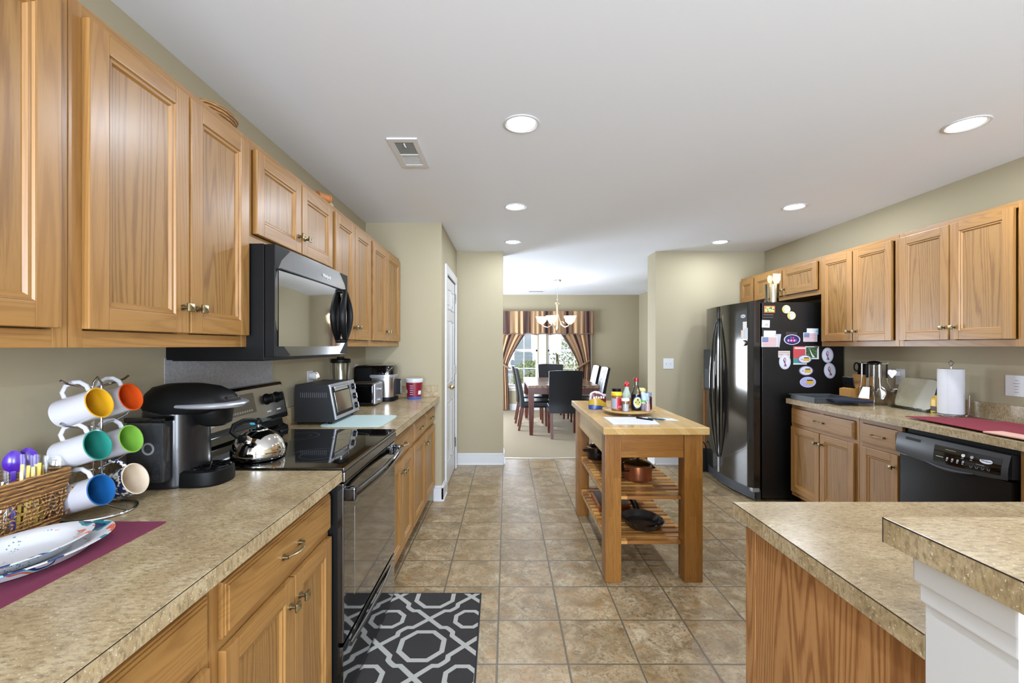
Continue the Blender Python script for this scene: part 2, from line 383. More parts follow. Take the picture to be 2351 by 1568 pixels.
for z in (.25, 1.05, 1.83):
    struct('hinge', MB().box(-.004, .004, .335, .38, z, z + .10, 0, .001).cyl((.006, .372, z), (.006, .372, z + .10), .006, 0), 'dsteel', dr)

# dining windows
def window(i, x0, x1):
    w = bpy.data.objects.new('window_%d' % i, None); COL.objects.link(w); w.location = ((x0 + x1) / 2, YD, WZ0); w['kind'] = 'structure'
    hw = (x1 - x0) / 2; hh = WZ1 - WZ0
    fr = MB()
    for (a, b, c, d) in ((-hw, -hw + .035, 0, hh), (hw - .035, hw, 0, hh), (-hw, hw, 0, .035), (-hw, hw, hh - .035, hh), (-hw, hw, hh / 2 - .022, hh / 2 + .022)):
        fr.box(a, b, .03, .085, c, d, 0, .003)
    struct('window_frame', fr, 'white', w)
    mu = MB()
    for k in (-1, 1): mu.box(k * hw / 3 - .008, k * hw / 3 + .008, .05, .062, .03, hh - .03)
    for z in (hh * .25, hh * .75): mu.box(-hw + .03, hw - .03, .05, .062, z - .008, z + .008)
    struct('muntin_grid', mu, 'white', w)
    struct('window_pane', MB().box(-hw + .03, hw - .03, .054, .058, .03, hh - .03), 'pane', w)
    bl = MB()
    for k in range(30):
        z = hh * .52 + k * hh * .46 / 29
        bl.box(-hw + .04, hw - .04, -.004, .016, z - .0008, z + .0008, 0, 0)
    bl.box(-hw + .04, hw - .04, -.008, .022, hh * .505 - .012, hh * .505, 0, .002)
    struct('window_blind', bl, 'whitem', w)
    struct('window_sill', MB().box(-hw - .06, hw + .06, -.05, .04, -.03, -.002, 0, .005).box(-hw - .04, hw + .04, -.018, 0, -.09, -.03, 0, .004), 'white', w)
    return w
window(1, *WX[0]); window(2, *WX[1])
struct('trim_2', MB().box(WX[0][1] + .03, WX[1][0] - .03, YD - .012, YD, WZ0 - .09, WZ1 + .06, 0, .003).box(WX[0][0] - .07, WX[0][0], YD - .016, YD, WZ0, WZ1 + .06, 0, .003).box(WX[1][1], WX[1][1] + .07, YD - .016, YD, WZ0, WZ1 + .06, 0, .003), 'white')

# ------------------------------------------------------------------ ceiling fixtures
LP = 14
def recessed(x, y, label):
    t = thing('recessed_light', label, 'ceiling light', (x, y, CZ), 0, 'recessed ceiling lights')
    MB().lathe([(.088, 0), (.088, -.004), (.078, -.006), (.072, -.003), (.066, -.0005)], m=0, seg=40, cap=False).build('trim_ring', 'white', t)
    MB().lathe([(.0001, -.0012), (.068, -.0012)], m=0, seg=40, cap=False).build('lens', 'lens', t)
    l = light('lamp', 'AREA', (x, y, CZ - .008), (0, 0, 0), LP if y < 4 else 8, (.86, .95, 1.07), shape='DISK', size=.12)
    return t
for x, y, s in ((.072, 2.16, 'recessed ceiling light nearest the ceiling vent, seen largest in the aisle row'),
                (.068, 3.45, 'recessed ceiling light in the middle of the aisle row'),
                (.064, 4.62, 'recessed ceiling light of the aisle row beside the dining room opening'),
                (2.24, 2.165, 'recessed ceiling light above the tall double cabinet on the fridge side'),
                (2.235, 3.45, 'recessed ceiling light in the middle of the row on the fridge side'),
                (2.22, 4.62, 'recessed ceiling light above the refrigerator, farthest of its row')):
    recessed(x, y, s)
for x in (.075, 2.24): light('lamp', 'AREA', (x, .3, CZ - .008), (0, 0, 0), LP if y < 4 else 8, (.86, .95, 1.07), shape='DISK', size=.12)

v = thing('ceiling_vent', 'white metal air vent with half dark louvres on the kitchen ceiling', 'vent', (-.545, 2.49, CZ))
MB().box(-.08, .08, -.185, -.145, -.008, 0, 0, .002).box(-.08, .08, .145, .185, -.008, 0, 0, .002).box(-.08, -.05, -.15, .15, -.008, 0, 0, .002).box(.05, .08, -.15, .15, -.008, 0, 0, .002).box(-.05, .05, .004, .018, -.008, 0, 0, .001).build('frame', 'whitem', v)
b = MB().box(-.05, .05, -.145, .004, -.0012, -.0005)
for k in range(12): b.box(-.05, .05, -.14 + k * .012, -.137 + k * .012, -.006, -.001, 0)
b.build('louvre', C('#85857f'), v)
b = MB().box(-.05, .05, .018, .145, -.003, -.0005)
for k in range(10): b.box(-.05, .05, .024 + k * .012, .028 + k * .012, -.006, -.001, 0)
b.build('louvre', C('#c4c4c2'), v)
MB().tube([(0, -.135, -.006), (.004, -.125, -.016), (.006, -.112, -.017)], .004, 0).build('lever', 'white', v)
v = thing('ceiling_vent', 'thin white air vent on the dining room ceiling by the curtain valance', 'vent', (.58, 8.75, CZ))
MB().box(-.16, .16, -.06, .06, -.008, 0, 0, .002).build('frame', 'whitem', v)
b = MB()
for k in range(7): b.box(-.14, .14, -.048 + k * .015, -.042 + k * .015, -.012, -.008)
b.build('louvre', C('#8d8d88'), v)

# ------------------------------------------------------------------ cabinets; local frame: x along the front, -y into the room
def door_panel(mb, x0, x1, z0, z1, y=0, t=.019, fr=.052, flat=False):
    # mats: 0 vertical oak, 1 horizontal oak, 2 panel oak
    yb, yf = y, y - t
    mb.box(x0, x0 + fr, yf, yb, z0, z1, 0, .0035); mb.box(x1 - fr, x1, yf, yb, z0, z1, 0, .0035)
    mb.box(x0 + fr - .001, x1 - fr + .001, yf, yb, z0, z0 + fr, 1, .0035); mb.box(x0 + fr - .001, x1 - fr + .001, yf, yb, z1 - fr, z1, 1, .0035)
    a0, a1, c0, c1 = x0 + fr, x1 - fr, z0 + fr, z1 - fr
    steps = [(0, .001), (.003, .005), (.010, .005), (.015, .011)]
    for (i0, d0), (i1, d1) in zip(steps, steps[1:]):
        o = [(a0 + i0, c0 + i0), (a1 - i0, c0 + i0), (a1 - i0, c1 - i0), (a0 + i0, c1 - i0)]
        n = [(a0 + i1, c0 + i1), (a1 - i1, c0 + i1), (a1 - i1, c1 - i1), (a0 + i1, c1 - i1)]
        for k in range(4):
            k2 = (k + 1) % 4
            mb.add([(o[k][0], yf + d0, o[k][1]), (o[k2][0], yf + d0, o[k2][1]), (n[k2][0], yf + d1, n[k2][1]), (n[k][0], yf + d1, n[k][1])], [(0, 1, 2, 3)], 1 if k % 2 == 0 else 0)
    i = .015
    mb.add([(a0 + i, yf + .011, c0 + i), (a1 - i, yf + .011, c0 + i), (a1 - i, yf + .011, c1 - i), (a0 + i, yf + .011, c1 - i)], [(0, 1, 2, 3)], 2)
    return mb
def knob_mb(x, z, y=-.019):
    mb = MB(); mb.cyl((x, y, z), (x, y - .004, z), .009, 0); mb.cyl((x, y - .003, z), (x, y - .020, z), .0055, 0)
    mb.box(x - .0125, x + .0125, y - .027, y - .019, z - .0125, z + .0125, 0, .003)
    s0 = .0115; s1 = .003
    vs = [(x - s0, y - .0268, z - s0), (x + s0, y - .0268, z - s0), (x + s0, y - .0268, z + s0), (x - s0, y - .0268, z + s0), (x - s1, y - .032, z - s1), (x + s1, y - .032, z - s1), (x + s1, y - .032, z + s1), (x - s1, y - .032, z + s1)]
    mb.add(vs, [(0, 1, 5, 4), (1, 2, 6, 5), (2, 3, 7, 6), (3, 0, 4, 7), (4, 5, 6, 7)], 1); return mb
def pull_mb(x, z, y=-.019, w=.048):
    mb = MB()
    pts = [(x - w + 2 * w * k / 12, y - .012 - .016 * math.sin(math.pi * k / 12), z) for k in range(13)]
    mb.tube(pts, [.0035 + .0035 * math.sin(math.pi * k / 12) for k in range(13)], 1, 8, flat=.7)
    for s in (-1, 1):
        mb.cyl((x + s * w, y, z), (x + s * w, y - .016, z), .0055, 0, 10); mb.cyl((x + s * w, y, z), (x + s * w, y - .004, z), .009, 0, 12)
    return mb
OK3 = ['oak_v', 'oak_h', 'oak_p']
def add_door(root, x0, x1, z0, z1, knob, kz):
    d = door_panel(MB(), x0, x1, z0, z1).build('door', OK3, root)
    if knob: knob_mb(x1 - .026 if knob == 'r' else x0 + .026, kz).build('knob', ['brass', 'brassl'], d)
def add_drawer(root, x0, x1, z0, z1, pull=True):
    mb = MB(); mb.box(x0, x1, -.012, 0, z0, z1, 1, .003)
    n = .012
    o = [(x0, z0), (x1, z0), (x1, z1), (x0, z1)]; q = [(x0 + n, z0 + n), (x1 - n, z0 + n), (x1 - n, z1 - n), (x0 + n, z1 - n)]
    mb.box(x0 + .005, x1 - .005, -.016, -.011, z0 + .005, z1 - .005, 1, .003)
    mb.box(x0 + n, x1 - n, -.0195, -.015, z0 + n, z1 - n, 1, .002)
    d = mb.build('drawer', OK3, root)
    if pull: pull_mb((x0 + x1) / 2, (z0 + z1) / 2).build('pull_handle', ['brass', 'brassl'], d)
def cabinet(name, label, group, loc, rz, w, z0, z1, depth, doors=(), drawers=(), kz=None, toe=True, ends='', topgap=0, backgap=0):
    t = thing(name, label, 'cabinet', loc, rz, group)
    b = MB(); f = .022
    b.box(.001, w - .001, f, depth - backgap, z0 + (.10 if toe else 0), z1 - topgap, 0, .001)
    b.build('carcass', ['oak_v'], t)
    b = MB(); zz0 = z0 + (.10 if toe else 0)
    st = .032
    b.box(0, st, 0, f, zz0, z1, 0, .0015); b.box(w - st, w, 0, f, zz0, z1, 0, .0015)
    b.box(st, w - st, .0005, f, z1 - .035, z1, 1, .001); b.box(st, w - st, .0005, f, zz0, zz0 + .038, 1, .001)
    if len(doors) > 1:
        for a, c in zip(doors, doors[1:]): b.box((a[1] + c[0]) / 2 - .02, (a[1] + c[0]) / 2 + .02, .0008, f, zz0 + .03, z1 - .03, 0, .001)
    if drawers: b.box(st, w - st, .0006, f, .675, .715, 1, .001)
    b.build('face_frame', OK3, t)
    if toe: MB().box(.002, w - .002, .075, depth - .02, 0, .10, 0).build('toe_kick', 'oak_dark', t)
    for d in doors: add_door(t, *d[:4], d[4], kz)
    for d in drawers: add_drawer(t, *d)
    return t
LR = R(90); RR = R(-90)
# uppers over the range wall: world y = loc.y + local x
UF = -.944; UZ0, UZ1 = 1.356, 2.12; UD = UF - XL
def upL(y0, w, label, doors, z0=UZ0, kz=1.47, **k):
    return cabinet('wall_cabinet', label, 'oak wall cabinets along the range wall', (UF, y0, 0), LR, w, z0, UZ1, UD - .002, doors=[(a - y0, b - y0, c, d, e) for a, b, c, d, e in doors], kz=kz, toe=False, **k)
upL(.30, .655, 'oak wall cabinet nearest the camera, cut by the photo edge above the basket', [(.32, .61, 1.397, 2.09, 'r'), (.63, .925, 1.397, 2.09, 'l')])
upL(.957, .655, 'large oak double wall cabinet above the mug rack and coffee maker', [(.985, 1.296, 1.397, 2.09, 'r'), (1.304, 1.600, 1.397, 2.09, 'l')])
upL(1.614, .768, 'short oak double cabinet directly above the microwave', [(1.648, 2.006, 1.775, 2.09, 'r'), (2.016, 2.366, 1.775, 2.09, 'l')], z0=1.735, kz=1.848)
upL(2.384, .678, 'oak double wall cabinet above the blender', [(2.412, 2.714, 1.397, 2.09, 'r'), (2.724, 3.036, 1.397, 2.09, 'l')])
upL(3.064, .834, 'oak double wall cabinet above the air fryer, against the pantry wall', [(3.092, 3.440, 1.397, 2.09, 'r'), (3.452, 3.86, 1.397, 2.09, 'l')])
# bases along the range wall
BF = -.641; BD = BF - XL
def baL(y0, w, label, doors, drawers):
    return cabinet('base_cabinet', label, 'oak base cabinets along the range wall', (BF, y0, 0), LR, w, 0, CT - .041, BD - .002, doors=[(a - y0, b - y0, .135, .683, e) for a, b, e in doors], drawers=[(a - y0, b - y0, .708, .835) for a, b in drawers], kz=.61)
baL(.30, .655, 'oak base cabinet nearest the camera, below the placemat end of the counter', [(.32, .62, 'r'), (.63, .935, 'l')], [(.32, .935)])
baL(.957, .637, 'oak base cabinet with a wide drawer beside the black range door', [(.985, 1.303, 'r'), (1.311, 1.583, 'l')], [(.985, 1.583)])
baL(2.352, .62, 'oak base cabinet with one drawer just past the range', [(2.372, 2.655, 'r'), (2.665, 2.955, 'l')], [(2.372, 2.955)])
t = cabinet('base_cabinet', 'oak base cabinet with two small drawers against the pantry wall', 'oak base cabinets along the range wall', (BF, 2.974, 0), LR, .924, 0, CT - .041, BD - .002,
    doors=[(.03, .445, .135, .683, 'r'), (.475, .89, .135, .683, 'l')], drawers=[(.03, .445, .708, .835), (.475, .89, .708, .835)], kz=.61)
# uppers on the refrigerator side: world y = loc.y - local x
RUF = 2.68
def upR(yfar, w, label, doors, z0=UZ0, kz=1.47, **k):
    return cabinet('wall_cabinet', label, 'oak wall cabinets on the refrigerator side', (RUF, yfar, 0), RR, w, z0, UZ1, XR - RUF - .002, doors=[(yfar - a, yfar - b, c, d, e) for a, b, c, d, e in doors], kz=kz, toe=False, **k)
upR(5.078, 1.30, 'short three-door oak cabinet above the refrigerator', [(5.06, 4.80, 1.845, 2.09, None), (4.77, 4.30, 1.845, 2.09, 'r'), (4.285, 3.82, 1.845, 2.09, 'l')], z0=1.80, kz=1.90)
upR(3.776, .745, 'tall oak double wall cabinet next to the refrigerator, above the utensil stand', [(3.758, 3.425, 1.397, 2.09, 'r'), (3.415, 3.075, 1.397, 2.09, 'l')])
upR(3.029, .735, 'tall oak double wall cabinet above the paper towels', [(3.012, 2.678, 1.397, 2.09, 'r'), (2.668, 2.335, 1.397, 2.09, 'l')])
upR(2.292, .80, 'oak wall cabinet at the photo edge, only its side stile showing', [(2.20, 1.91, 1.397, 2.09, 'r'), (1.90, 1.52, 1.397, 2.09, 'l')])
# bases on the refrigerator side
RBF = 2.425
def baR(yfar, w, label, doors, drawers):
    return cabinet('base_cabinet', label, 'oak base cabinets on the refrigerator side', (RBF, yfar, 0), RR, w, 0, CT - .041, XR - RBF - .002, doors=[(yfar - a, yfar - b, .135, .683, e) for a, b, e in doors], drawers=[(yfar - a, yfar - b, .708, .835) for a, b in drawers], kz=.605)
baR(3.776, .722, 'oak base cabinet with two doors and a wide drawer beside the refrigerator', [(3.762, 3.425, 'r'), (3.415, 3.083, 'l')], [(3.762, 3.083)])
baR(3.052, .330, 'narrow oak base cabinet with one door and drawer beside the dishwasher', [(3.022, 2.735, 'r')], [(3.022, 2.735)])
baR(2.095, .80, 'oak corner base cabinet past the dishwasher at the photo edge', [(2.05, 1.65, 'r')], [(2.05, 1.65)])
# peninsula base
t = thing('peninsula_cabinet', 'oak-panelled peninsula base under the near stone-look counter', 'cabinet', (.67, .690, 0))
MB().box(0, .018, 0, .550, 0, CT - .041, 0, .001).box(-.0015, 0, .505, .551, 0, CT - .041, 0, .0005).build('end_panel', ['oak_end'], t)
MB().box(.02, 1.75, .02, .525, .1, CT - .041, 0).build('carcass', ['oak_v'], t)
MB().box(.02, 1.75, .02, .45, 0, .1, 0).build('toe_kick', ['oak_dark'], t)
# ------------------------------------------------------------------ worktops
def slab(mb, x0, x1, y0, y1, z0=CT - .04, z1=CT):
    return mb.box(x0, x1, y0, y1, z0, z1, 0, .0015, 1)
t = thing('countertop', 'stone-look laminate countertop with mug rack and coffee maker on it', 'countertop', (-.9, .9, CT), 0)
mb = MB(); mb.box(XL - t.location.x, -.588 - t.location.x, .2 - .9, 1.590 - .9, -.04, 0, 0, .0015, 1); mb.build('worktop', 'lam', t)
MB().box(-.588 - t.location.x - .0004, -.588 - t.location.x + .0003, .2 - .9, 1.590 - .9, -.0022, -.0005, 0).build('edge_seam', 'seam', t)
tag(MB().box(XL, XL + .02, .2, 1.590, CT + .0005, CT + .10, 0, .002).build('backsplash', 'lam'), 'low laminate upstand along the wall behind the mug rack', 'backsplash')
t = thing('countertop', 'stone-look laminate countertop with toaster oven, past the range', 'countertop', (-.9, 3.1, CT), 0)
MB().box(XL + .9, -.588 + .9, 2.352 - 3.1, 3.9 - 3.1, -.04, 0, 0, .0015, 1).build('worktop', 'lam', t)
MB().box(-.588 + .9 - .0003, -.588 + .9 + .0004, 2.352 - 3.1, 3.9 - 3.1, -.0022, -.0005, 0).build('edge_seam', 'seam', t)
tag(MB().box(XL, XL + .02, 2.352, 3.88, CT + .0005, CT + .10, 0, .002).build('backsplash', 'lam'), 'low laminate upstand along the wall behind the toaster oven', 'backsplash')
tag(MB().box(XL, -.60, 3.88, 3.9, CT + .0005, CT + .10, 0, .002).build('backsplash', 'lam'), 'short laminate upstand on the pantry wall behind the red tub', 'backsplash')
t = thing('countertop', 'L-shaped stone-look laminate countertop of the peninsula and dishwasher run', 'countertop', (2.0, 2.0, CT), 0)
poly = [(.647, .688), (XR, .688), (XR, 3.777), (2.375, 3.777), (2.375, 1.27), (.647, 1.27)]
MB().prism([(x - 2, y - 2) for x, y in poly], -.04, 0, 0).build('worktop', 'lam', t, smooth=20)
MB().box(.647 - 2 - .0004, .647 - 2 + .0003, .688 - 2, 1.27 - 2, -.0024, -.0006, 0).build('edge_seam', 'seam', t)
tag(MB().box(XR - .02, XR, .728, 3.777, CT + .0005, CT + .10, 0, .002).build('backsplash', 'lam'), 'low laminate upstand behind the knife block and paper towels', 'backsplash')
struct('wall_peninsula', MB().box(.663, XR, .562, .686, 0, 1.0385), 'wall', smooth=0)
mb = MB().box(.647, .663, .561, .6865, 0, 1.0385, 0, .001)
mb.box(.633, .663, .549, .694, .995, 1.0385, 0, .005).box(.640, .663, .555, .690, .965, .996, 0, .004)
mb.box(.663, XR, .549, .562, .975, 1.0385, 0, .004)
struct('trim_3', mb, 'white')
t = thing('bar_top', 'raised stone-look laminate breakfast bar slab on the white half wall', 'bar top', (1.6, .55, 1.08), 0)
MB().box(.6155 - 1.6, XR - 1.6, .36 - .55, .727 - .55, -.041, 0, 0, .001, 1).build('slab', 'lam', t)
MB().box(.6155 - 1.6 - .0005, .6155 - 1.6 + .0003, .36 - .55, .727 - .55, -.0024, -.0006, 0).box(.6155 - 1.6 - .0005, .6155 - 1.6 + .0008, .1758, .1774, -.041, 0, 0).build('edge_seam', 'seam', t)

# ------------------------------------------------------------------ grey sheet behind the range
def sheet():
    t = NT('speckled_grey_panel'); n = t.noise(t.obj(), 90, 5, .7); b = t.noise(t.obj(), 9, 3)
    c = t.ramp(n, [(.35, '#86858a'), (.6, '#a3a2a6'), (.75, '#b5b4b6')]); t.p(color=t.mix(t.math('MULTIPLY', b, .5), c, lin('#97969b')), rough=.28); return t.m
t = thing('splash_sheet', 'speckled grey splash sheet on the wall behind the range', 'splash panel', (XL, 1.97, 1.2))
MB().box(0, .003, -.365, .375, -.28, .115, 0, .0008).build('sheet', sheet(), t)

# ------------------------------------------------------------------ microwave
MX = -.832
mw = thing('microwave', 'black over-the-range microwave with mirrored door and lens-shaped handle', 'microwave', (XL, 1.612, 1.308))
mw_l = MX - XL; Wm = .738; Hm = .418
b = MB().box(0, mw_l - .048, 0, Wm, .0, Hm + .006, 0, .003).box(.01, mw_l - .06, .02, Wm - .02, -.004, 0, 0)
b.box(.05, .36, .015, .022, .012, .04, 0, .001); b.build('body', 'black', mw)
d = MB()
def mwf(u, v_):
    bow = .008 * math.sin(math.pi * u); return (mw_l - .008 + bow - .004 * abs(v_ - .5) ** 3 * 8, u * Wm, .012 + v_ * (Hm - .008))
d.grid(mwf, 16, 8, 0)
d.box(mw_l - .046, mw_l - .0081, 0, Wm, .012, Hm + .004, 1, .003)
dd = d.build('door', ['bsteel', 'black'], mw)
g = MB(); g.grid(lambda u, v_: (mw_l - .0075 + .008 * math.sin(math.pi * (.03 + u * .84)) + .0008, (.03 + u * .84) * Wm, .05 + v_ * .28), 16, 2, 0)
g.build('window', simple('mirrored_window', (.62, .61, .59, 1), .05, 1.0, var=.01), dd)
g = MB(); g.box(mw_l - .0045, mw_l + .003, .03 * Wm, .93 * Wm, .334, .3385, 0, .0005); g.box(mw_l - .008, mw_l + .001, .93 * Wm, .937 * Wm, .20, .338, 0, .0005)
g.build('seam', 'blackm', dd)
g = MB()
for s in (-1, 1):
    g.tube([(mw_l + .016 + .006 * math.sin(math.pi * k / 16), .86 * Wm + s * .052 * math.sin(math.pi * k / 16), .075 + .255 * k / 16) for k in range(17)], [.011 + .006 * math.sin(math.pi * k / 16) for k in range(17)], 0, 10, flat=.7)
g.cyl((mw_l - .002, .86 * Wm, .078), (mw_l + .024, .86 * Wm, .078), .011, 0).cyl((mw_l - .002, .86 * Wm, .327), (mw_l + .024, .86 * Wm, .327), .011, 0)
g.build('handle', 'black', dd)
g = MB().text('Whirlpool', .022, frame((mw_l + .0015, .60 * Wm, .372), (0, 1, 0), (0, 0, 1)), 0); g.build('lettering', C('#d9d9d9'), dd)

# ------------------------------------------------------------------ range
rg = thing('electric_range', 'black electric range with glass cooktop and steel control panel', 'range', (XL, 1.598, 0))
RW = .748; RX = -.588 - XL
MB().box(.005, RX - .045, .002, RW - .002, .03, .905, 0, .002).box(RX - .046, RX - .02, .002, .018, .03, .90, 0, .002).box(RX - .046, RX - .02, RW - .018, RW - .002, .03, .90, 0, .002).build('body', 'black', rg)
ct = MB().box(.075, RX + .004, -.002, RW + .002, .905, .921, 0, .004)
ctp = ct.build('cooktop', 'glassblack', rg)
for (cx, cy, r) in ((.22, .19, .075), (.22, .56, .10), (.48, .19, .115), (.48, .56, .085)):
    MB().lathe([(r - .0018, .9214), (r, .9214)], (cx, cy, 0), 0, 48, cap=False).build('burner_ring', C('#5a5a5c'), ctp)
    if r > .09: MB().lathe([(r * .62 - .0012, .9214), (r * .62, .9214)], (cx, cy, 0), 0, 48, cap=False).build('inner_burner_ring', C('#5a5a5c'), ctp)
MB().box(RX - .02, RX + .006, 0, RW, .868, .904, 0, .004).build('front_trim', 'dsteel', rg)
od = MB().box(RX - .042, RX, .004, RW - .004, .285, .862, 0, .006).build('oven_door', 'glassblack', rg)
MB().box(RX - .001, RX + .0012, .12, RW - .12, .40, .74, 0, .0005).build('oven_window', simple('tinted_oven_window', (.30, .28, .25, 1), .06, .95), od)
hp = [(RX + .03 + .02 * math.sin(math.pi * k / 14), .02 + (RW - .04) * k / 14, .815) for k in range(15)]
MB().tube(hp, .014, 0, 10, flat=1.2).box(RX - .002, RX + .04, .012, .045, .795, .845, 0, .008).box(RX - .002, RX + .04, RW - .045, RW - .012, .795, .845, 0, .008).build('handle', 'blackg', od)
dwr = MB().box(RX - .042, RX - .002, .004, RW - .004, .06, .272, 0, .005).build('drawer', 'glassblack', rg)
MB().tube([(RX + .0 + .010 * math.sin(math.pi * k / 10), .08 + (RW - .16) * k / 10, .235 + .0 * k) for k in range(11)], .006, 0, 8, flat=1.6).build('handle', 'dsteel', dwr)
MB().box(.03, RX - .06, .02, RW - .02, 0, .06, 0).build('kick_plate', 'blackm', rg)
# sloping backguard: profile in x,z extruded along y
def bg_poly(x0, z0, x1, z1, th): return [(x0, z0), (x1, z1), (x1 - th, z1), (0.004, z0)]
mtx = Matrix(((1, 0, 0, 0), (0, 0, 1, 0), (0, 1, 0, 0), (0, 0, 0, 1)))
bg = MB().prism([(.004, .90), (.09, .90), (.082, .945), (.058, .955), (.050, .985), (.078, .990), (.082, 1.0), (.048, 1.165), (.042, 1.172), (.004, 1.172)], 0, RW, 0, mtx)
bgo = bg.build('backguard', 'blackg', rg, smooth=50)
e1 = Vector((.082, 0, 1.0)); e2 = Vector((.048, 0, 1.165)); up = (e2 - e1).normalized(); nrm = Vector((up.z, 0, -up.x))
def bgp(y, t_, off=0.0): p = e1 + (e2 - e1) * t_ + nrm * off; return (p.x, y, p.z)
q = MB()
def bgbox(mb, y0, y1, t0, t1, h, m=0, bev=.001):
    L = (e2 - e1).length; fm = frame(e1, (0, 1, 0), up)
    return mb.box(y0, y1, t0 * L, t1 * L, 0, h, m, bev, mtx=fm)
bgbox(q, .01, RW - .012, .10, .96, .0025); q.build('control_panel', simple('smoked_steel', (.36, .34, .32, 1), .25, 1.0), bgo)
q = MB(); bgbox(q, .27, .47, .32, .86, .004); q.build('display', simple('clock_display', '#4e463c', .12, coat=.5), bgo)
q = MB(); L = (e2 - e1).length; fm = frame(e1, (0, 1, 0), up)
for k in range(9): q.box(.285 + k * .018, .296 + k * .018, L * .37, L * .42, .004, .0047, 0, mtx=fm)
q.build('keypad', C('#a7a196'), bgo)
MB().lathe([(.0001, .0045), (.018, .0045)], m=0, seg=20, mtx=fm @ Matrix.Translation((.37, L * .66, 0)), cap=False).build('dial_print', C('#5b628c'), bgo)
for y in (.07, .15, .575, .665):
    q = MB(); q.lathe([(.026, .002), (.028, .006), (.024, .012), (.021, .030), (.018, .033), (.0001, .033)], m=0, seg=24, mtx=fm @ Matrix.Translation((y, L * .60, 0)))
    q.box(-.004, .004, -.022, .022, .02, .038, 0, .002, mtx=fm @ Matrix.Translation((y, L * .60, 0))); q.build('control_knob', 'black', bgo)
    q = MB().box(y - .018, y + .018, L * .22, L * .26, .0025, .0032, 0, mtx=fm)
    q.build('knob_scale', C('#cfcfcf'), bgo)

# ------------------------------------------------------------------ refrigerator
FX, FY0, FY1, FZ = 2.215, 3.872, 4.78, 1.752
fr = thing('refrigerator', 'tall black side-by-side refrigerator covered with magnets and photos', 'refrigerator', (FX, FY0, 0))
MB().box(.012, 2.94 - FX, 0, FY1 - FY0, .03, FZ - .012, 0, .006).build('body', 'fridge_side', fr)
MB().box(-.002, .03, .002, FY1 - FY0 - .002, FZ - .022, FZ + .008, 0, .004).build('top_hinge_cover', 'black', fr)
def fx(y):  # front profile; y local 0..w, returns x
    u = y / (FY1 - FY0) * 2 - 1; return -.125 + .055 * u * u
def fdoor(ya, yb):
    n = 14; poly = [(-.004, yb), (-.004, ya)] + [(fx(ya + (yb - ya) * k / n) + (.012 if k in (0, n) else 0), ya + (yb - ya) * k / n) for k in range(n + 1)]
    return poly
SPL = .505
mb = MB().prism(fdoor(0.002, SPL - .003), .115, FZ - .004, 0); d1 = mb.build('door', 'bsteel', fr, smooth=40)
mb = MB().prism(fdoor(SPL + .003, FY1 - FY0 - .002), .115, FZ - .004, 0); d2 = mb.build('door', 'bsteel', fr, smooth=40)
M['fdoor'] = simple('fridge_door_gloss', (.062, .058, .054, 1), .10, .85, coat=.3)
for d in (d1, d2): d.data.materials[0] = M['fdoor']
def fhandle(yc, sgn, dr_):
    n = 24; pts = []; rr = []
    for k in range(n + 1):
        u = k / n; bow = math.sin(math.pi * u)
        y = yc + sgn * (.012 + .035 * bow); pts.append((fx(yc) - .006 - .058 * bow ** .6, y, .27 + 1.36 * u)); rr.append(.008 + .014 * bow)
    return MB().tube(pts, rr, 0, 10, flat=.55, up=(1, 0, 0)).build('handle', 'blackg', dr_)
fhandle(SPL, -1, d1); fhandle(SPL, 1, d2)
mb = MB(); mb.box(fx(.62) - .004, fx(.62) + .05, .60, .85, .90, 1.32, 0, .006); mb.build('ice_dispenser', 'black', d2)
MB().box(fx(.62) - .006, fx(.62) - .002, .63, .82, .92, 1.12, 0, .004).build('dispenser_recess', 'blackm', d2)
gp = [(0, FY1 - FY0), (0, 0)] + [(fx((FY1 - FY0) * k / 12) + .02, (FY1 - FY0) * k / 12) for k in range(13)]
mb = MB().prism(gp, .02, .105, 0)
for k in range(5):
    mb.prism([(x_ - .004, y_) for x_, y_ in gp[2:]] + [(x_ + .01, y_) for x_, y_ in gp[2:][::-1]], .03 + k * .014, .036 + k * .014, 0)
mb.build('grille', simple('grille_charcoal', '#26282c', .45), fr)
MB().box(-.075, -.01, -.004, .045, .085, .118, 0, .006).build('hinge', 'silver', fr)
def onfront(y, z, off=.0015):  # frame on the curved door at local y
    e = .01; dx = (fx(y + e) - fx(y - e)) / (2 * e); tdir = Vector((-dx, -1, 0)).normalized(); return frame((fx(y), y, z), tdir, (0, 0, 1)) @ Matrix.Translation((0, 0, off))
fm = onfront(.11, 1.625)
MB().lathe([(.0001, .001), (.030, .001), (.032, 0)], m=0, seg=28, mtx=fm, sy=.5, cap=False).text('Whirlpool', .011, fm @ Matrix.Translation((0, 0, .0012)), 1).build('badge', ['paper', C('#333333')], d1)
fr_world = Matrix.Translation((FX, FY0, 0))
def thin(name, label, cat, mtx, fn, mats, group=None):
    o = fn(MB()).build(name, mats, None); o.matrix_world = mtx; return tag(o, label, cat, group)
# papers on the curved door
thin('note_paper', 'crumpled white receipts pinned to the curved front of the refrigerator', 'paper', fr_world @ onfront(.09, 1.50, .0018), lambda m_: m_.box(-.022, .026, -.075, .075, 0, .001).box(.004, .040, -.085, .02, .0012, .0022, 1).box(-.042, -.005, -.07, 0, .0024, .003, 2), [C('#d4ccc6'), C('#b9bcc8'), C('#cdbfae')])
thin('clip_magnet', 'round silver clip magnet below the receipts on the refrigerator front', 'magnet', fr_world @ onfront(.09, 1.385, .0015), lambda m_: m_.lathe([(.026, 0), (.026, .006), (.018, .014), (.0001, .015)], m=0, seg=20), ['dsteel'])

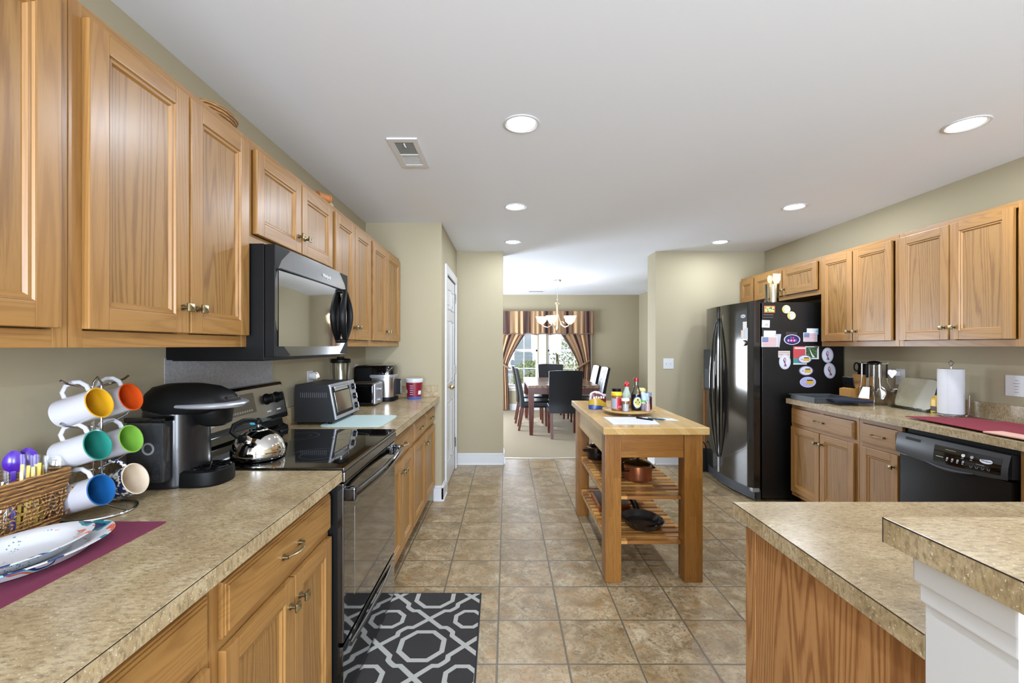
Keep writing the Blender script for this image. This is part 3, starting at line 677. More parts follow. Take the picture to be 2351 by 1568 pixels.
# magnets on the side: the side plane is y = FY0
def sp(px, py): p = W(px, py, FY0); return p
def side(px0, px1, py0, py1): a = sp(px0, py0); c = sp(px1, py1); return ((a.x + c.x) / 2, (a.z + c.z) / 2, (c.x - a.x), (a.z - c.z))
def smag(name, label, cat, px0, px1, py0, py1, fn, mats, layer=0, rot=0, group=None):
    x, z, w, h = side(px0, px1, py0, py1)
    m_ = frame((x, FY0 - .0008 - layer * .0016, z), (1, 0, 0), (0, 0, 1)) @ Matrix.Rotation(R(rot), 4, 'Z')
    return thin(name, label, cat, m_, lambda mb: fn(mb, w, h), mats, group)
def rect(mb, w, h, m=0): return mb.box(-w / 2, w / 2, -h / 2, h / 2, 0, .001, m)
def oval(mb, w, h, m=0, mi=1, k=.86):
    mb.lathe([(.0001, .0012), (.5, .0012), (.5, 0)], m=m, seg=40, sx=w, sy=h, cap=False)
    if mi is not None: mb.lathe([(.0001, .0015), (.5 * k, .0015)], m=mi, seg=40, sx=w, sy=h, cap=False)
    return mb
def flag(mb, w, h):
    rect(mb, w, h, 0)
    for k in range(7): mb.box(-w * .46, w * .46, h * (-.44 + k * .13), h * (-.44 + k * .13 + .065), .001, .0013, 1)
    mb.box(-w * .46, -w * .08, h * .0, h * .45, .0013, .0016, 2)
    for r_ in range(4):
        for c_ in range(5): mb.box(w * (-.43 + c_ * .07), w * (-.43 + c_ * .07 + .025), h * (.05 + r_ * .1), h * (.05 + r_ * .1 + .04), .0016, .0018, 0)
    return mb
FL = [C('#dcdde2'), C('#b06a70'), C('#4a5f8c')]
def landscape(mb, w, h):
    rect(mb, w, h, 0); mb.box(-w * .42, w * .42, -h * .36, h * .36, .001, .0013, 1)
    rnd = random.Random(3)
    for k in range(16): x = rnd.uniform(-.36, .36) * w; y = rnd.uniform(-.28, .28) * h; mb.lathe([(.0001, .0014 + k * .00002), (.008, .0014 + k * .00002)], (x, y, 0), 2 + k % 3, 10, cap=False, sy=.7)
    return mb
smag('picture_magnet', 'small orange-framed picture magnet at the top of the refrigerator side', 'magnet', 1754, 1779, 702, 718, landscape, [C('#b5572c'), C('#c7b96b'), C('#2f6b58'), C('#7fae8f'), C('#254a4a')])
def badge(mb, w, h):
    oval(mb, w, h, 0, 1, .8); mb.add([], [])
    mb.lathe([(.28, .0017), (.42, .0017)], m=2, seg=20, sx=w, sy=h, cap=False, a0=R(120), a1=R(250))
    for k in range(4): mb.box(-w * .18, w * (.22 - .06 * k), h * (.18 - k * .12), h * (.23 - k * .12), .0015, .0018, 3)
    return mb
for px, py, s in ((1805, 710, 'upper of two round gold-edged white magnets on the refrigerator side'), (1817, 724.5, 'lower of two round gold-edged white magnets on the refrigerator side')):
    smag('round_magnet', s, 'magnet', px - 9.5, px + 9.5, py - 9.5, py + 9.5, badge, [C('#cfc48a'), C('#cfd2dc'), C('#c9a640'), C('#8f93a8')], group='round magnets', layer=0)
smag('magnet_clip', 'flat black clip magnet under the orange-framed picture magnet', 'magnet', 1752, 1775, 721, 730, lambda mb, w, h: mb.box(-w / 2, w / 2, h * .1, h / 2, 0, .004, 0, .001).box(-w / 2, w / 2, -h / 2, -h * .2, 0, .002, 0, .001), [C('#3b3a3c')])
smag('note_magnet', 'small off-white square magnet with a faint sketch', 'magnet', 1749, 1767, 735, 752, lambda mb, w, h: rect(mb, w, h).box(-w * .1, w * .3, -h * .3, h * .05, .001, .0012, 1), [C('#c9cabf'), C('#a8aaa2')], rot=-2)
smag('paper_slip', 'blank white card tucked behind the lower-left flag magnet', 'paper', 1753, 1781, 759, 777, rect, [C('#c9cbc9')], rot=-1)
smag('paper_slip', 'folded white strip of paper hanging beside the flag magnet near the door edge', 'paper', 1779, 1793, 767, 798, lambda mb, w, h: mb.prism([(-w / 2, h / 2), (w / 2, h / 2), (w * .2, -h / 2), (-w * .1, -h * .42), (-w * .1, h * .2), (-w / 2, h * .25)], 0, .001), [C('#b4b4be')], layer=1)
smag('flag_magnet', 'striped flag magnet close to the refrigerator door edge', 'magnet', 1747.5, 1784, 773, 796.5, flag, FL, layer=2, group='flag magnets')
smag('paper_slip', 'small white and blue card above the flag magnet by the wall cabinet', 'paper', 1852, 1878.5, 754, 768, lambda mb, w, h: rect(mb, w, h).prism([(0, -h / 2), (w / 2, -h / 2), (w / 2, h / 2)], .001, .0013, 1), [C('#cfd3d0'), C('#7fb4d6')], rot=-1)
smag('flag_magnet', 'striped flag magnet nearest the tall wall cabinet', 'magnet', 1843.5, 1875.5, 763.5, 784.5, flag, FL, layer=2, group='flag magnets')
def ilove(mb, w, h):
    oval(mb, w, h, 0, 1, .88)
    mb.text('I', h * .26, Matrix.Translation((-w * .07, h * .17, .0017)), 2, .0002)
    hp_ = [(math.sin(a) ** 3 * h * .10 + w * .07, (13 * math.cos(a) - 5 * math.cos(2 * a) - 2 * math.cos(3 * a) - math.cos(4 * a)) / 16 * h * .10 + h * .18) for a in [2 * math.pi * k / 24 for k in range(24)]]
    mb.prism(hp_[::-1], .0015, .0018, 3)
    for k in range(6): mb.box(w * (-.27 + k * .092), w * (-.20 + k * .092), -h * .19, h * .02, .0015, .0018, 3 if k % 2 else 2, .0003)
    return mb
smag('oval_magnet', 'blue oval magnet reading I with a pink heart', 'magnet', 1799.5, 1837, 768, 791.5, ilove, [C('#c5c3dc'), C('#22285c'), C('#e7b7cf'), C('#d6337a')])
smag('photo_strip', 'dark photo strip behind the top of the blue oval magnet', 'photo', 1804, 1830, 762.5, 771, rect, [C('#3a2c2a')], rot=-3)
def redcard(mb, w, h):
    rect(mb, w, h, 0); mb.box(-w / 2, w / 2, -h / 2, -h * .17, .001, .0012, 1)
    mb.box(-w * .4, w * .4, h * .36, h * .44, .001, .0012, 2)
    for k in range(3): mb.box(-w * .42, w * .36, h * (.05 + k * .1), h * (.062 + k * .1), .001, .0012, 3)
    return mb.box(-w * .5, w * .5, -h * .5, -h * .42, .0012, .0014, 2)
smag('photo_card', 'red and teal greeting card on the refrigerator side', 'card', 1821, 1852, 795, 837, redcard, [C('#bd4a4c'), C('#3d8c86'), C('#cfcdcf'), C('#93363a')], rot=0)
def photo(mb, w, h):
    rect(mb, w, h, 0); mb.box(-w * .45, w * .36, -h * .40, h * .43, .001, .0012, 1); rnd = random.Random(5)
    for k in range(22): mb.lathe([(.0001, .0013 + k * .00001), (.006, .0013 + k * .00001)], (rnd.uniform(-.4, .3) * w, rnd.uniform(-.3, .35) * h, 0), 2 + k % 2, 8, cap=False)
    return mb.prism([(-w * .22, h * .35), (-w * .08, h * .1), (.0, -h * .1), (w * .22, -h * .35), (w * .02, -h * .36), (-w * .1, -h * .05)], .0016, .0019, 0)
smag('photo_print', 'green and white leafy photo print overlapping the red card', 'photo', 1848.5, 1879.5, 795, 824.5, photo, [C('#c6c9c6'), C('#35502c'), C('#56783c'), C('#1f3020')], layer=1)
smag('button_magnet', 'tiny dark button magnet on the corner of the leafy photo', 'magnet', 1869, 1877, 793.5, 800, lambda mb, w, h: mb.lathe([(.5, 0), (.5, .003), (.3, .005), (.0001, .0055)], m=0, seg=16, sx=w, sy=h), [C('#5b5040')], layer=2)
def ribbon(mb, w, h):
    oval(mb, w, h, 0, 1, .84)
    a = [(-w * .10, -h * .30), (-w * .02, -h * .33), (w * .10, h * .12), (w * .04, h * .26), (-w * .06, h * .28), (-w * .14, h * .16), (-w * .09, h * .14), (-w * .03, h * .21), (w * .02, h * .18), (w * .04, h * .08)]
    c_ = [(w * .14, -h * .28), (w * .06, -h * .33), (-w * .14, h * .10), (-w * .13, h * .2), (-w * .07, h * .14)]
    return mb.prism(c_, .0016, .0019, 2).prism(a, .002, .0023, 3)
RB = [C('#b9bdcc'), C('#cfd0dc'), C('#1e2c5a'), C('#b8636a')]
smag('ribbon_magnet', 'oval white ribbon magnet nearest the door edge, under a striped strip', 'magnet', 1788, 1815, 813, 848, ribbon, RB, layer=1, group='ribbon magnets')
smag('strip_magnet', 'pale striped rectangular magnet above the ribbon oval near the door edge', 'magnet', 1786.5, 1813.5, 805.5, 821, lambda mb, w, h: rect(mb, w, h).box(-w * .45, w * .45, -h * .1, 0, .001, .0012, 1).box(-w * .45, w * .45, h * .2, h * .28, .001, .0012, 1), [C('#c9bdb8'), C('#a37a70')])
smag('ribbon_magnet', 'upper of the two white ribbon ovals just below the wall cabinet', 'magnet', 1886.5, 1913, 798, 833, ribbon, RB, group='ribbon magnets')
smag('ribbon_magnet', 'lower of the two white ribbon ovals, slightly tilted, above the grey tray', 'magnet', 1891.5, 1918, 833, 869, ribbon, RB, rot=8, group='ribbon magnets')
def yellow(mb, w, h):
    oval(mb, w, h, 0, 1, .86)
    mb.prism([(-w * .12, -h * .22), (w * .34, -h * .2), (w * .36, h * .12), (-w * .06, h * .14)], .0016, .0019, 2)
    return mb.box(-w * .06, w * .30, h * .12, h * .22, .0018, .0021, 3).box(-w * .3, -w * .15, -h * .05, h * .02, .0018, .002, 0)
for i, (a, b_, c_, d_, s) in enumerate(((1831, 1862, 815, 834, 'oval white and yellow magnet overlapping the red card'), (1834, 1866.5, 840, 862, 'oval white and yellow magnet, middle of the column of three'), (1836, 1873, 865, 889.5, 'oval lilac magnet with a yellow shape, lowest on the refrigerator side'))):
    smag('oval_magnet', s, 'magnet', a, b_, c_, d_, yellow, [C('#77708f' if i < 2 else '#b9b4cf'), C('#cfccd8') if i < 2 else C('#a9a3d2'), C('#c9a73c'), C('#2c2622')], layer=3 if i == 0 else 0)

# ------------------------------------------------------------------ dishwasher
dw = thing('dishwasher', 'black dishwasher with sloping control panel under the counter', 'dishwasher', (2.402, 2.722, 0), RR)
DWW = .625
MB().box(.004, DWW - .004, .04, .53, .02, .868, 0, .002).build('body', 'black', dw)
MB().box(.006, DWW - .012, .0, .04, .115, .708, 0, .006).build('door', simple('dishwasher_black', '#12110f', .22, spec=.25), dw)
MB().box(.006, DWW - .008, .055, .06, .02, .11, 0).build('kick_plate', 'blackm', dw)
def dwp(u, v_):
    sag = .022 * math.sin(math.pi * u)
    return (.006 + u * (DWW - .016), -.004 - .020 * math.sin(math.pi * (1 - v_) * .55 + .2) - .004 * math.sin(math.pi * u), .838 - (1 - v_) * (.118 + sag))
cp = MB().grid(dwp, 24, 10, 0); cp.box(.006, DWW - .010, -.003, .04, .722, .838, 0, .003)
cpo = cp.build('control_panel', simple('dishwasher_charcoal', '#2b2c2f', .33), dw)
def dwf(u, v_, off=.0008): p = Vector(dwp(u, v_)); return (p.x, p.y - off, p.z)
MB().grid(lambda a, c_: dwf(.40 + a * .55, .16 + c_ * .66), 14, 6, 0).build('touch_panel', 'blackg', cpo)
sl = MB().grid(lambda a, c_: dwf(.10 + a * .16, .74 + c_ * .12), 4, 2, 0); sl.build('latch_slot', 'blackm', cpo)
mk = MB()
def dwm(u, v_): p = Vector(dwf(u, v_, .0016)); return frame(p, (1, 0, 0), (0, .30, 1))
mk.lathe([(.0001, 0), (.030, 0)], m=0, seg=28, mtx=dwm(.84, .60), sy=.42, cap=False)
mk.text('Whirlpool', .012, dwm(.84, .60) @ Matrix.Translation((0, 0, .0004)), 1, .0002)
mk.build('badge', ['paper', C('#444444')], cpo); mk = MB()
for u, r_ in ((.66, .0095), (.73, .0085)): MB().lathe([(.0001, 0), (r_, 0)], m=0, seg=20, mtx=dwm(u, .64), cap=False).build('button', 'paper' if u < .7 else C('#8d8d92'), cpo); mk.box(-.006, .006, -.017, -.014, 0, .0004, 2, mtx=dwm(u, .64))
for k in range(4): mk.box(-.005, .005, -.006, .006, 0, .0004, 2, mtx=dwm(.53 + k * .045, .40)); mk.box(-.004, .004, -.013, -.010, 0, .0004, 0, mtx=dwm(.53 + k * .045, .40))
for k in range(4): mk.lathe([(.005, 0), (.0062, 0)], m=2, seg=14, mtx=dwm(.73 + k * .045, .30), cap=False)
mk.box(-.02, .02, -.001, .001, 0, .0004, 0, mtx=dwm(.46, .40)); mk.box(-.028, .028, -.001, .001, 0, .0004, 2, mtx=dwm(.55, .72)); mk.box(-.02, .02, -.0008, .0008, 0, .0004, 2, mtx=dwm(.80, .42))
mk.build('panel_marks', ['paper', C('#444444'), C('#8d8d92')], cpo)
hn = MB().tube([(.20 + .26 * k / 12, -.026 - .007 * math.sin(math.pi * k / 12), .706 - .012 * math.sin(math.pi * k / 12)) for k in range(13)], [.003 + .006 * math.sin(math.pi * k / 12) for k in range(13)], 0, 8)
hn.build('pocket_handle', C('#2b2c2f', .3), cpo)

# ------------------------------------------------------------------ on the range: kettle
kt = thing('kettle', 'polished steel dome kettle with black handle on the glass cooktop', 'kettle', (-.975, 1.745, .9225))
MB().lathe([(.088, 0), (.094, .004), (.097, .018), (.096, .035), (.088, .062), (.070, .088), (.045, .104), (.034, .108), (.030, .109)], m=0, seg=48).build('body', 'mirror', kt, smooth=60)
l = MB().lathe([(.036, .107), (.034, .112), (.018, .119), (.006, .122), (.006, .130), (.0001, .130)], m=0, seg=32).build('lid', 'mirror', kt, smooth=60)
MB().sphere((0, 0, .141), .014, 0, 16, 10).build('lid_knob', 'black', l)
MB().box(-.030, -.008, -.010, .010, .128, .15, 0, .006).build('whistle_lever', C('#3f9fb5', .3), kt)
MB().cyl((.0, -.055, .075), (.0, -.098, .098), .017, 0, 20, .012).lathe([(.013, 0), (.016, .006), (.014, .014), (.0001, .016)], m=1, seg=20, mtx=frame((0, -.098, .098), (1, 0, 0), (0, -.4, .9)) ).build('spout', ['mirror', 'black'], kt)
MB().tube([(-.008, -.070, .088), (-.030, -.090, .098), (-.046, -.098, .118), (-.042, -.088, .140), (-.024, -.058, .152), (-.008, -.028, .150), (.0, -.006, .142)], [.008, .009, .0105, .011, .0105, .009, .008], 0, 12, flat=.8).build('handle', 'black', kt)

# ------------------------------------------------------------------ coffee maker (faces the aisle)
cm = thing('coffee_maker', 'black single-serve coffee maker with silver lever beside the mug rack', 'coffee maker', (-1.03, 1.455, CT))
def se(a, b, n=40, e=2.6, cx=0, cy=0): return [(cx + a * abs(math.cos(t)) ** (2 / e) * (1 if math.cos(t) >= 0 else -1), cy + b * abs(math.sin(t)) ** (2 / e) * (1 if math.sin(t) >= 0 else -1)) for t in [2 * math.pi * k / n for k in range(n)]]
def loft(mb, secs, m=0):
    n = len(secs[0]); vs = [p for s_ in secs for p in s_]; fs = [(j * n + i, j * n + (i + 1) % n, (j + 1) * n + (i + 1) % n, (j + 1) * n + i) for j in range(len(secs) - 1) for i in range(n)]
    fs += [tuple(range(n))[::-1], tuple((len(secs) - 1) * n + i for i in range(n))]; return mb.add(vs, fs, m)
def sec(a, b, z, cx=0, cy=0, e=3): return [(x, y, z) for x, y in se(a, b, 40, e, cx, cy)]
loft(MB(), [sec(.082, .088, .0, -.055, .01), sec(.084, .09, .01, -.055, .01), sec(.080, .088, .12, -.055, .01), sec(.078, .086, .235, -.055, .01), sec(.07, .08, .25, -.055, .01)]).build('housing', simple('coffee_maker_black', '#19181a', .28, coat=.2), cm)
loft(MB(), [sec(.085, .075, 0, .03, .01, 2.6), sec(.088, .078, .008, .03, .01, 2.6), sec(.086, .076, .046, .03, .01, 2.6), sec(.078, .068, .052, .03, .01, 2.6)]).build('base', 'black', cm)
tr_ = MB(); tr_.lathe([(.052, .0525), (.056, .056), (.060, .0525)], (.055, .01, 0), 0, 30, cap=False)
for k in range(6): a = math.pi * k / 6; tr_.tube([(.055 - .05 * math.cos(a), .01 - .05 * math.sin(a), .054), (.055, .01, .0555), (.055 + .05 * math.cos(a), .01 + .05 * math.sin(a), .054)], .0022, 0, 6)
tr_.build('drip_tray', 'blackg', cm)
loft(MB(), [sec(.115, .086, .232, -.02, .01, 2.8), sec(.140, .092, .250, -.005, .01, 2.8), sec(.142, .092, .266, -.005, .01, 2.6), sec(.128, .084, .292, -.012, .01, 2.4), sec(.100, .066, .312, -.022, .01, 2.3), sec(.055, .036, .322, -.03, .01, 2.2), sec(.01, .008, .324, -.03, .01, 2.2)]).build('lid', 'black', cm, smooth=60)
loft(MB(), [sec(.030, .030, .185, .07, .01, 2), sec(.048, .050, .195, .068, .01, 2.1), sec(.056, .062, .235, .062, .01, 2.2), sec(.060, .066, .252, .058, .01, 2.3)]).build('pod_holder', 'black', cm, smooth=60)
hb = [(.01, -.083, .258), (.05, -.088, .258), (.10, -.072, .257), (.135, -.038, .256), (.148, .01, .256), (.135, .058, .256), (.10, .092, .257), (.05, .108, .258), (.01, .103, .258)]
MB().tube(hb, [.009, .012, .015, .017, .018, .017, .015, .012, .009], 0, 12, flat=.6).build('lever', 'silver', cm)
MB().box(.07, .128, -.025, .045, .262, .281, 0, .006).build('button_panel', 'blackg', cm)
MB().box(-.12, -.005, -.116, -.080, .03, .215, 0, .010).build('reservoir', simple('smoked_reservoir', '#2b2c2d', .08, coat=.6), cm)
MB().lathe([(.013, 0), (.019, 0), (.019, .0012), (.013, .0012)], m=0, seg=24, mtx=frame((-.05, -.1165, .135), (1, 0, 0), (0, 0, 1)), cap=False).build('round_mark', C('#6f7071'), cm)
MB().box(-.125, .0, -.118, -.078, .212, .230, 0, .006).build('reservoir_lid', 'blackg', cm)

# ------------------------------------------------------------------ mug rack and six mugs
mr = thing('mug_rack', 'chrome wire mug tree on a ring base behind the red placemat', 'mug rack', (-1.10, 1.194, CT))
b = MB(); b.tube([(.086 * math.cos(2 * math.pi * k / 36), .080 * math.sin(2 * math.pi * k / 36), .004) for k in range(36)], .0035, 0, 8, closed=True)
b.tube([(-.086, 0, .004), (-.03, -.012, .010), (0, -.013, .02), (0, -.013, .335), (0, -.012, .348), (0, 0, .362), (0, .012, .348), (0, .013, .335), (0, .013, .02), (.03, .012, .010), (.086, 0, .004)], .0028, 0, 8)
b.build('frame', 'chrome', mr)
for z in (.352, .246, .132):
    for s in (-1, 1):
        MB().tube([(-.004, s * .006, z - .018), (0, s * .03, z - .012), (.002, s * .055, z - .008), (.0, s * .085, z + .0), (0, s * .098, z + .008)], .003, 0, 8).build('arm', 'chrome', mr)
def mug(label, mouth, inner, outer='ceramic', tilt=73, roll=0, length=.100, rm=.0385, rb=.036):
    a = R(tilt); A = Vector((math.sin(a), 0, math.cos(a)))
    t = thing('coffee_mug', label, 'mug', Vector(mouth) - A * length, 0, 'mugs hanging on the wire rack'); t.rotation_euler = (0, a, R(roll))
    L = length
    prof = [(rb - .004, 0), (rb, .003), (rb + .0005, .02), (rm - .001, L - .012), (rm + .001, L), (rm - .002, L + .0006), (rm - .003, L - .002), (rb - .003, .008), (.0001, .006)]
    MB().lathe(prof, m=[0, 0, 0, 0, 1, 1, 1, 1], seg=40, cap=True).build('body', [outer, inner], t, smooth=50)
    MB().tube([(-rb + .001, 0, .018), (-rb - .016, 0, .016), (-rb - .030, 0, .030), (-rb - .033, 0, .050), (-rb - .028, 0, .068), (-rb - .014, 0, .081), (-rb + .000, 0, .083)], [.0062, .006, .0058, .0058, .0058, .006, .0064], 0, 10, flat=.75, up=(0, 1, 0)).build('handle', outer, t, smooth=60)
def splat():
    t = NT('blue_sponge_glaze'); n = t.noise(t.obj(), 95, 2, .5)
    t.p(color=t.ramp(n, [(.50, '#1c2b52'), (.53, '#d3cfc0')], 'CONSTANT'), rough=.2); return t.m
mug('white mug with yellow inside, hanging highest at the front of the rack', (-1.033, 1.128, 1.216), C('#c4941f', .2))
mug('white mug with orange inside, hanging highest at the back of the rack', (-1.048, 1.240, 1.218), C('#bf4a18', .2))
mug('white mug with teal inside on the middle level of the rack', (-1.037, 1.128, 1.109), C('#2a7d70', .2))
mug('white mug with lime green inside on the middle level of the rack', (-1.052, 1.246, 1.100), C('#79aa42', .2))
mug('white mug with blue inside, lowest at the front of the rack', (-1.028, 1.128, .995), C('#1d5790', .2))
mug('blue sponge-patterned cream mug, lowest at the back of the rack', (-1.035, 1.240, .990), C('#cdbda7', .3), splat(), tilt=70, rm=.043)

# ------------------------------------------------------------------ placemat, basket, plates
pm = MB().box(-.185, .165, -.33, .30, 0, .0035, 0, .001)
o = pm.build('placemat', 'maroon'); o.location = (-1.023, .82, CT + .0003); tag(o, 'wine red felt placemat under the plates on the near counter', 'placemat')
def wicker(scale=1.0):
    t = NT('wicker_strands'); v = t.obj((1, 1, 1))
    w = t.n('ShaderNodeTexWave', {'Vector': t.obj((.25, .25, 1)), 'Scale': 34, 'Distortion': 3, 'Detail': 3, 'Detail Scale': 3}, wave_type='BANDS', bands_direction='Z').outputs[0]
    n = t.noise(v, 160, 3)
    c = t.ramp(w, [(0, '#3e2711'), (.35, '#82572b'), (1, '#b98b52')]); c = t.mix(t.math('MULTIPLY', n, .5), c, lin('#8c6233'))
    t.p(color=c, rough=.8, normal=t.bump(w, .9, .004)); return t.m
M['wicker'] = wicker()
def coil(mb, p, n_u, z, r, seed=0, jit=.0012):
    rnd = random.Random(seed); pts = []
    for i in range(len(p)):
        a = Vector(p[i]); c = Vector(p[(i + 1) % len(p)])
        k = max(2, int((c - a).length / n_u))
        for j in range(k): q = a.lerp(c, j / k); pts.append((q.x + rnd.uniform(-jit, jit), q.y + rnd.uniform(-jit, jit), z + rnd.uniform(-jit, jit) + .0012 * math.sin(j * 2.2)))
    return mb.tube(pts, r, 0, 6, closed=True)
bk = thing('wicker_basket', 'brown wicker basket of plastic cutlery on the near counter', 'basket', (-1.135, .92, CT + .004))
def brect(z):
    t_ = z / .135; gx = .012 * t_; gy = .016 * t_
    return [(-.062 - gx, -.19 - gy), (.048 + gx, -.19 - gy), (.048 + gx, .155 + gy), (-.062 - gx, .155 + gy)]
mb = MB()
zs = [.004 + .0066 * k for k in range(5)] + [.095 + .0066 * k for k in range(8)]
for i, z in enumerate(zs): coil(mb, [(x, y, 0) for x, y in brect(z)], .012, z, .0042, i)
mb.build('woven_bands', 'wicker', bk)
mb = MB(); rnd = random.Random(11)
for fx_, s0, s1 in ((0, None, None),):
    for k in range(46):   # loose twisted reeds between the bands, long aisle side and both ends
        y = -.2 + .37 * k / 45; x0_ = .048 + .003
        mb.tube([(x0_ + .002, y, .03), (x0_ + .005 + rnd.uniform(-.002, .003), y + rnd.uniform(-.02, .02), .05), (x0_ + .006 + rnd.uniform(-.002, .003), y + rnd.uniform(-.022, .022), .072), (x0_ + .010, y + rnd.uniform(-.01, .01), .098)], .0017, 0, 5)
    for k in range(16):
        y = -.19 + .35 * rnd.random(); z = rnd.uniform(.045, .082)
        mb.tube([(.057 + rnd.uniform(-.001, .002), y + q * .02, z + rnd.uniform(-.008, .008)) for q in range(-2, 3)], .0017, 0, 5)
    for s in (-1, 1):
        for k in range(14):
            x = -.058 + .108 * k / 13; y = (.162 if s > 0 else -.199)
            mb.tube([(x, y, .03), (x + rnd.uniform(-.012, .012), y, .062), (x, y + s * .004, .098)], .0018, 0, 5)
for k in range(24):
    y = -.19 + .35 * k / 23; mb.tube([(-.066, y, .03), (-.068 + rnd.uniform(-.002, .002), y + rnd.uniform(-.012, .012), .062), (-.072, y, .098)], .0018, 0, 5)
mb.build('reed_lattice', 'wicker', bk)
MB().prism([(-.060, -.188), (.046, -.188), (.046, .153), (-.060, .153)], 0, .004, 0).build('bottom', 'wicker', bk)
MB().tube([(x, y, .137) for x, y in brect(.138)], .0055, 0, 8, closed=True).build('rim', 'wicker', bk)
def spoonlike(name, label, mtx, mt, group, L=.16):
    mb = MB(); mb.box(-.005, .005, -.0015, .0015, 0, L * .7, 0, .001)
    mb.grid(lambda u, v_: ((u - .5) * .038 * math.sin(math.pi * min(.98, max(.06, v_ * .92 + .06))) ** .55, -.005 * math.sin(math.pi * u) * math.sin(math.pi * v_), L * .68 + v_ * .052), 8, 10, 0, thick=.0014)
    o = mb.build(name, mt); o.matrix_world = mtx; tag(o, label, 'cutlery', group); return o
bx, by = -1.135, .92
for k, (dy, dx, lab) in enumerate(((.158, -.030, 'purple plastic spoon in the basket, the one nearer the yellow cutlery'), (.128, -.030, 'purple plastic spoon in the basket, the one at the photo edge'))):
    spoonlike('plastic_spoon', lab, Matrix.Translation((bx + dx, by + dy, CT + .012)) @ Matrix.Rotation(R(40), 4, 'Z') @ Matrix.Rotation(R(-4), 4, 'X'), C('#4a1e9c', .2), 'purple spoons', L=.195)
def pack(label, x, y, col, n, rot, lean=-8, hgt=.12):
    t = thing('cutlery_pack', label, 'cutlery pack', (x, y, CT + .012), R(rot), 'cutlery packs in the basket')
    f = MB()
    for k in range(n): f.box(-.020 + k * .0095, -.013 + k * .0095, -.004 + (k % 2) * .004, .000 + (k % 2) * .004, 0, hgt - .004 * (k % 3), 0, .0015)
    f.build('cutlery', col, t)
    MB().grid(lambda u, v_: ((u - .5) * .055 * (1 + .1 * v_), -.008 + .003 * math.sin(9 * u + 3 * v_), .0 + v_ * (hgt + .018) + .006 * math.sin(6 * u)), 10, 8, 0).build('wrapper', 'film', t)
    t.rotation_euler = (R(lean), 0, R(rot))
pack('clear wrapped pack of bright yellow plastic cutlery in the basket', bx + .013, by + .122, C('#e8c21a', .4), 4, 28, hgt=.155)
pack('clear wrapped pack of pale yellow plastic cutlery behind the bright yellow one', bx + .022, by + .150, C('#d9b93b', .4), 2, 28, lean=-4, hgt=.150)
spoonlike('plastic_spoon', 'clear plastic spoon leaning out of the basket toward the mugs', Matrix.Translation((bx + .02, by + .152, CT + .012)) @ Matrix.Rotation(R(30), 4, 'Z') @ Matrix.Rotation(R(7), 4, 'Y'), 'glass', 'clear cutlery', L=.17)
pack('clear wrapped pack of transparent cutlery at the photo edge of the basket', bx + .02, by + .062, 'glass', 3, 28, hgt=.135)

def plate_mat():
    t = NT('printed_paper_plate'); v = t.obj()
    sx = t.n('ShaderNodeSeparateXYZ', {0: v})
    ang = t.math('ARCTAN2', sx.outputs[0], sx.outputs[1])
    r = t.math('SQRT', t.math('ADD', t.math('POWER', t.math('DIVIDE', sx.outputs[0], .102), 2.0), t.math('POWER', t.math('DIVIDE', sx.outputs[1], .155), 2.0)))
    n = t.noise(t.obj((1, 1, 1)), 16, 1.5, .5)
    patt = t.ramp(n, [(.0, '#1d2f57'), (.37, '#2b7f86'), (.43, '#cdced2'), (.52, '#cdced2'), (.56, '#d9623a'), (.60, '#8cc7cc'), (.64, '#2a3c6d'), (.68, '#cdced2')], 'CONSTANT')
    dots = t.n('ShaderNodeTexVoronoi', {'Vector': v, 'Scale': 190}).outputs['Distance']
    dm = t.math('LESS_THAN', dots, .28); dn = t.math('GREATER_THAN', t.noise(v, 11, 1), .56)
    base = t.mix(t.math('MULTIPLY', dm, dn), lin('#cdced2'), lin('#5c7f8a'))
    sel = t.math('MULTIPLY', t.math('GREATER_THAN', r, .66), t.math('GREATER_THAN', t.noise(v, 7, 1), .47))
    t.p(color=t.mix(sel, base, patt), rough=.35); return t.m
PLM = plate_mat()
def oval_plate(label, cx, cy, z, s, tilt=0):
    prof = [(.0001, .002), (.60, .002), (.68, .006), (.76, .020), (.84, .023), (.97, .028), (1.0, .027), (1.0, .0255), (.84, .0205), (.77, .0175), (.70, .004), (.60, 0), (.0001, 0)]
    o = MB().lathe(prof, m=0, seg=64, cap=False, sx=.102 * s, sy=.155 * s).build('paper_plate', PLM, None, smooth=60)
    # lathe scales radius too: radius 1 -> metres through sx, sy
    o.location = (cx, cy, z); o.rotation_euler = (0, R(tilt), R(-6)); return tag(o, label, 'plate', 'paper plates')
oval_plate('large oval paper plate with floral rim, lowest on the placemat', -.974, .905, CT + .0045, 1.0)
oval_plate('smaller oval paper plate stacked inside the larger one', -.980, .888, CT + .0170, .86)

# ------------------------------------------------------------------ beyond the range
o = MB().prism([(x * 1, y * 1) for x, y in se(.175, .20, 48, 9)], 0, .004, 0).build('cutting_mat', C('#b9cfcd', .5)); o.location = (-.865, 2.64, CT + .0003); tag(o, 'pale mint flexible cutting mat partly under the toaster oven', 'cutting mat')
to = thing('toaster_oven', 'black toaster oven with silver front standing on the mint mat', 'toaster oven', (-1.19, 2.50, CT + .0045))
mtx = Matrix(((1, 0, 0, 0), (0, 0, 1, 0), (0, 1, 0, 0), (0, 0, 0, 1)))
TW = .395
MB().prism([(0, .012), (.215, .012), (.222, .03), (.190, .21), (.180, .222), (0, .222)], 0, TW, 0, mtx).build('body', 'blackm', to)
f0 = Vector((.221, 0, .028)); f1 = Vector((.186, 0, .216)); fu = (f1 - f0).normalized(); FL_ = (f1 - f0).length; fm = frame(f0, (0, 1, 0), fu)
fc = MB()
